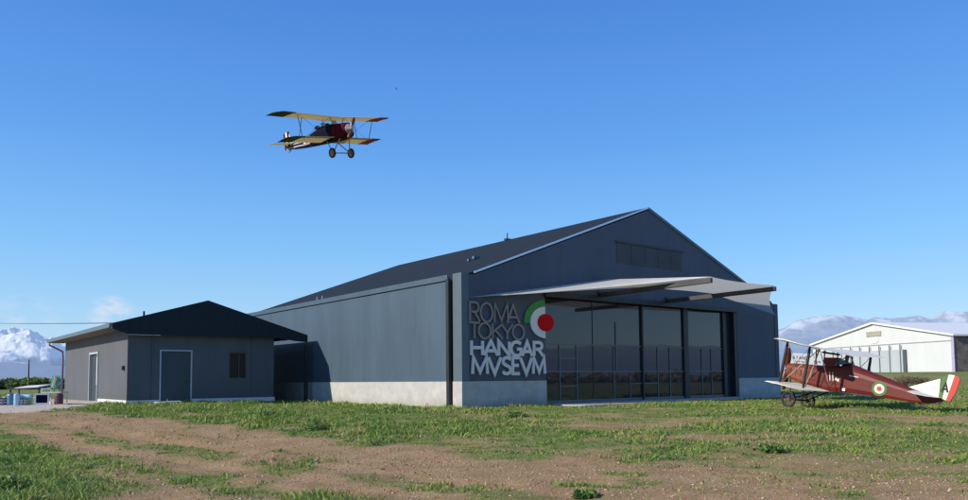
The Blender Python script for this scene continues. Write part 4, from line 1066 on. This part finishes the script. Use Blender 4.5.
def crate(w, d, h, m_, label, x, y, dz=0):
    t = empty('crate'); mb = MB(); k = .03
    mb.box(-w / 2, w / 2, -d / 2, d / 2, 0, k)
    for q in range(3):
        z = k + .02 + q * (h - .05) / 3; zz = z + (h - .05) / 3 - .03
        mb.box(-w / 2, w / 2, -d / 2, -d / 2 + k, z, zz); mb.box(-w / 2, w / 2, d / 2 - k, d / 2, z, zz); mb.box(-w / 2, -w / 2 + k, -d / 2 + k + .001, d / 2 - k - .001, z, zz); mb.box(w / 2 - k, w / 2, -d / 2 + k + .001, d / 2 - k - .001, z, zz)
    mb.build('slats', m_, t)
    mb = MB()
    for sx in (-1, 1):
        for sy in (-1, 1): mb.box(sx * (w / 2 - .05) - .02, sx * (w / 2 - .05) + .02, sy * (d / 2 - .05) - .02, sy * (d / 2 - .05) + .02, k + .001, h + .01)
    mb.build('corner_post', M['whitep'], t)
    tag(t, label, 'crate', 'crates by the annex'); place(t, x, y, .1, dz); return t
crate(.30, .4, .36, dkblue, 'navy crate with pale posts at the far left edge', gy_(3.8), YR)
crate(.34, .4, .30, blue, 'blue crate under the lying light blue barrel', gy_(22.3), YR + .15)
crate(.34, .4, .32, mat('dark green plastic', (.05, .12, .06), .5), 'dark green crate left of the white framed cabinet', gy_(29.5), YR + .2)
# trestle table with a white board
t = empty('trestle_table'); tag(t, 'dark trestle table with a tilted white board on top', 'table')
mb = MB(); mb.prism([(-.75, -.35, .62), (.62, -.35, .68), (.62, .35, .74), (-.75, .35, .68)], (0, 0, .04)); mb.build('table_top', mat('weathered dark board', (.05, .04, .045), .8), t)
mb = MB(); mb.prism([(-.48, -.30, .665), (.50, -.30, .712), (.66, .32, .80), (-.30, .32, .75)], (0, 0, .035)); mb.build('board', M['whitep'], t)
for x in (-.65, .52):
    for y in (-.28, .28): MB().box(x - .025, x + .025, y - .025, y + .025, -.05, .64).build('leg', M['dark'], t)
place(t, gy_(17), YR + .9)
t2_ = empty('low_table'); tag(t2_, 'low white table holding the green and white chairs', 'table')
MB().box(-.36, .40, -.3, .3, .46, .50).build('table_top', mat('off white top', (.52, .55, .48), .6), t2_)
for x in (-.32, .36):
    for y in (-.26, .26): MB().box(x - .02, x + .02, y - .02, y + .02, -.05, .459).build('leg', M['whitep'], t2_)
place(t2_, gy_(46), YR + .6)
def chair(m_, label, x, y, rz, dz):
    t = empty('garden_chair')
    mb = MB(); mb.box(-.2, .2, -.2, .2, .16, .19); mb.build('seat', m_, t, bevel=.01)
    mb = MB()
    for k in range(5):
        xx = -.16 + k * .08; mb.prism([(xx - .028, .19, .20), (xx + .028, .19, .20), (xx * .8 + .024, .27, .62), (xx * .8 - .024, .27, .62)], (0, .02, 0))
    mb.prism([(-.17, .268, .60), (.17, .268, .60), (.16, .278, .66), (-.16, .278, .66)], (0, .025, 0)); mb.build('backrest', m_, t)
    for sx in (-1, 1):
        for sy in (-1, 1): MB().tube([(sx * .17, sy * .17, .165), (sx * .19, sy * .19, 0)], .016, 6).build('leg', m_, t)
    tag(t, label, 'chair', 'stacked garden chairs'); place(t, x, y, rz, dz); return t
chair(gpl, 'pale green plastic garden chair on the low white table', gy_(44.5), YR + .65, .25, .50)
chair(M['whitep'], 'white plastic garden chair seen side on beside the green chair', gy_(37), YR + .75, R(-80), .47)
cb = empty('metal_cabinet'); tag(cb, 'small white framed cabinet with a dark front below the green chair', 'cabinet')
w, h, d = .52, .45, .35; k = .05
mb = MB(); mb.box(-w / 2, w / 2, -d / 2 + .03, d / 2, 0, h); mb.build('cabinet_body', M['whitep'], cb)
mb = MB(); mb.box(-w / 2, w / 2, -d / 2, -d / 2 + .028, h - k, h); mb.box(-w / 2, w / 2, -d / 2, -d / 2 + .028, 0, k + .03); mb.box(-w / 2, -w / 2 + k + .02, -d / 2, -d / 2 + .028, k + .031, h - k - .001); mb.box(w / 2 - k, w / 2, -d / 2, -d / 2 + .028, k + .031, h - k - .001); mb.build('front_frame', M['whitep'], cb)
MB().box(-w / 2 + k + .022, w / 2 - k - .002, -d / 2 + .012, -d / 2 + .029, k + .033, h - k - .003).build('dark_panel', PM_['navy'], cb)
place(cb, gy_(42), YR, .42)
pl_ = MB(); pl_.lathe([(.045, 0), (.055, .15), (.05, .15), (.042, .02), (0, .02)], 'Z', 16); po = pl_.build('pail', M['whitep'], None); place(po, gy_(52.3), YR - .1); tag(po, 'small white pail next to the purple brown drum', 'pail')

# ------------------------------------------------------------------ utility pole and cable
up_ = MB().tube([(0, 0, -.2), (0, 0, 5.75)], [.16, .11], 8).build('utility_pole', M['dark'], None); up_.location = (-90.7, 150, 0); tag(up_, 'thin dark utility pole rising above the far hedge', 'pole')
pA = Vector((-17.4, 36, 3.92)); pB = Vector((-51.6, 80, 7.6)); pC = pB + (pB - pA) * .8; pts = []
pS = pA + (pA - pB) * .06
for k in range(25):
    t = k / 24; p = pS.lerp(pC, t); p.z -= 0.5 * t * (1 - t); pts.append(p)
cb_ = MB().tube(pts, .022, 5).build('overhead_cable', M['dark'], None); tag(cb_, 'thin black overhead cable running level to the annex roof', 'cable')

# ------------------------------------------------------------------ hedges, weeds, bushes
def leaves(n, cen, rad, size, cols, flat_=1.0, shell=.55):
    """leaf-sized faces through an ellipsoid volume"""
    u = rng.normal(size=(n, 3)); u /= np.linalg.norm(u, axis=1)[:, None]; r = shell + (1 - shell) * rng.random(n) ** .6
    p = cen + u * r[:, None] * rad
    a = rng.normal(size=(n, 3)); a /= np.linalg.norm(a, axis=1)[:, None]; b = np.cross(a, rng.normal(size=(n, 3))); b /= np.linalg.norm(b, axis=1)[:, None]
    s = size * rng.uniform(.6, 1.4, n)[:, None]
    Vv = np.stack([p - a * s, p + b * s * .5, p + a * s, p - b * s * .5], 1)
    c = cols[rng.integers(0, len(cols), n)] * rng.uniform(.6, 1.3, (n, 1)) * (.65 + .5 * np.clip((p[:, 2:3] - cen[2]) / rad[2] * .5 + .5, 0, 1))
    return Vv, c
leafm = attr_mat('leaves', .6, .25)
def leaf_obj(name, lots, parent=None):
    Vv = np.concatenate([l[0] for l in lots]); c = np.concatenate([l[1] for l in lots]); n = len(Vv)
    return np_mesh(name, Vv.reshape(-1, 3), np.arange(n * 4).reshape(n, 4), leafm, parent, colors=np.repeat(c, 4, 0).astype(np.float32), nside=4)
hc = np.array([[.11, .19, .05], [.15, .23, .06], [.19, .23, .075], [.18, .17, .07]])
lots = []
for k in range(230):
    x = -140 + k * .5 + rng.normal(0, .6); y = 112 + rng.normal(0, 1.5); h = 1.15 + .22 * rng.random()
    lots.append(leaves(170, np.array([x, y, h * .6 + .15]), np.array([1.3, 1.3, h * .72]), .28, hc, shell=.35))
hd = leaf_obj('far_hedge', lots); tag(hd, 'long low green hedge across the far field on the left', 'hedge', kind='stuff')
lots = []
for k in range(150):
    y = -60 + k * 1.3 + rng.normal(0, .8); x = 135 + rng.normal(0, 5); h = 1.0 + 1.5 * rng.random() ** 2
    lots.append(leaves(140, np.array([x, y, h * .55]), np.array([2.2, 2.0, h * .6]), .45, np.array([[.30, .22, .13], [.16, .15, .07], [.40, .29, .19]]), shell=.35))
hd = leaf_obj('far_thicket', lots); tag(hd, 'brown scrub along the far edge of the field on the right', 'thicket', kind='stuff')
# brown bushes beside the white hangar
for (x, y, r_, hgt, lb) in ((66.0, 99, 1.6, 2.6, 'bare brown bush at the right corner of the white hangar'), (33.8, 60.7, 1.2, .75, 'low brown dry bush in the field before the white hangar'), (36.0, 62.5, .9, .6, 'smaller dry weed clump beside the low brown bush')):
    z = gz(x, y); t = empty('dry_bush', (x, y, z)); tag(t, lb, 'bush', 'dry bushes in the field')
    mb = MB()
    for k in range(16):
        a = rng.uniform(0, 6.28); q = r_ * rng.uniform(.3, .9); mb.tube([(0.1 * math.cos(a), .1 * math.sin(a), 0), (q * .5 * math.cos(a), q * .5 * math.sin(a), hgt * .6), (q * math.cos(a), q * math.sin(a), hgt * rng.uniform(.8, 1.1))], [.03, .02, .008], 5)
    mb.build('stems', mat('twig brown', (.12, .08, .06), .9) if 'twig brown' not in bpy.data.materials else bpy.data.materials['twig brown'], t)
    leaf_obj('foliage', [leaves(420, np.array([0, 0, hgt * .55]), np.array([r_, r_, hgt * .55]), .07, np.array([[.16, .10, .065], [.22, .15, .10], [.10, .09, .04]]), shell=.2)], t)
# broad-leaved weeds on the bank
for k, (x, y, s_, lb) in enumerate(((-6.38, 22.2, .55, 'dark leafy weed clump on the bank before the annex window'), (-4.22, 19.2, .42, 'leafy weed clump at the dirt edge left of the hangar plinth'), (-7.03, 11.2, .40, 'dark weed clump in the near grass at the left'), (1.32, 10.1, .24, 'low green weed tuft alone on the near dirt track'), (.9, 21.6, .35, 'yellow green weed clump on the bank before the lettering'), (5.6, 14.9, .4, 'bushy weed on the bank below the glazed door'))):
    z = gz(x, y); t = empty('weed', (x, y, z)); tag(t, lb, 'weed', 'weeds on the bank')
    mb = MB()
    for q in range(9):
        a = rng.uniform(0, 6.28); rr = s_ * rng.uniform(.2, .7); mb.tube([(0, 0, -.03), (rr * .6 * math.cos(a), rr * .6 * math.sin(a), s_ * .3), (rr * math.cos(a), rr * math.sin(a), s_ * rng.uniform(.3, .55))], [.008, .006, .003], 4)
    mb.build('stems', bpy.data.materials['twig brown'], t)
    leaf_obj('foliage', [leaves(200, np.array([0, 0, s_ * .15]), np.array([s_ * .8, s_ * .8, s_ * .26]), .045, np.array([[.07, .15, .03], [.11, .21, .045], [.17, .26, .07]]), shell=.25)], t)
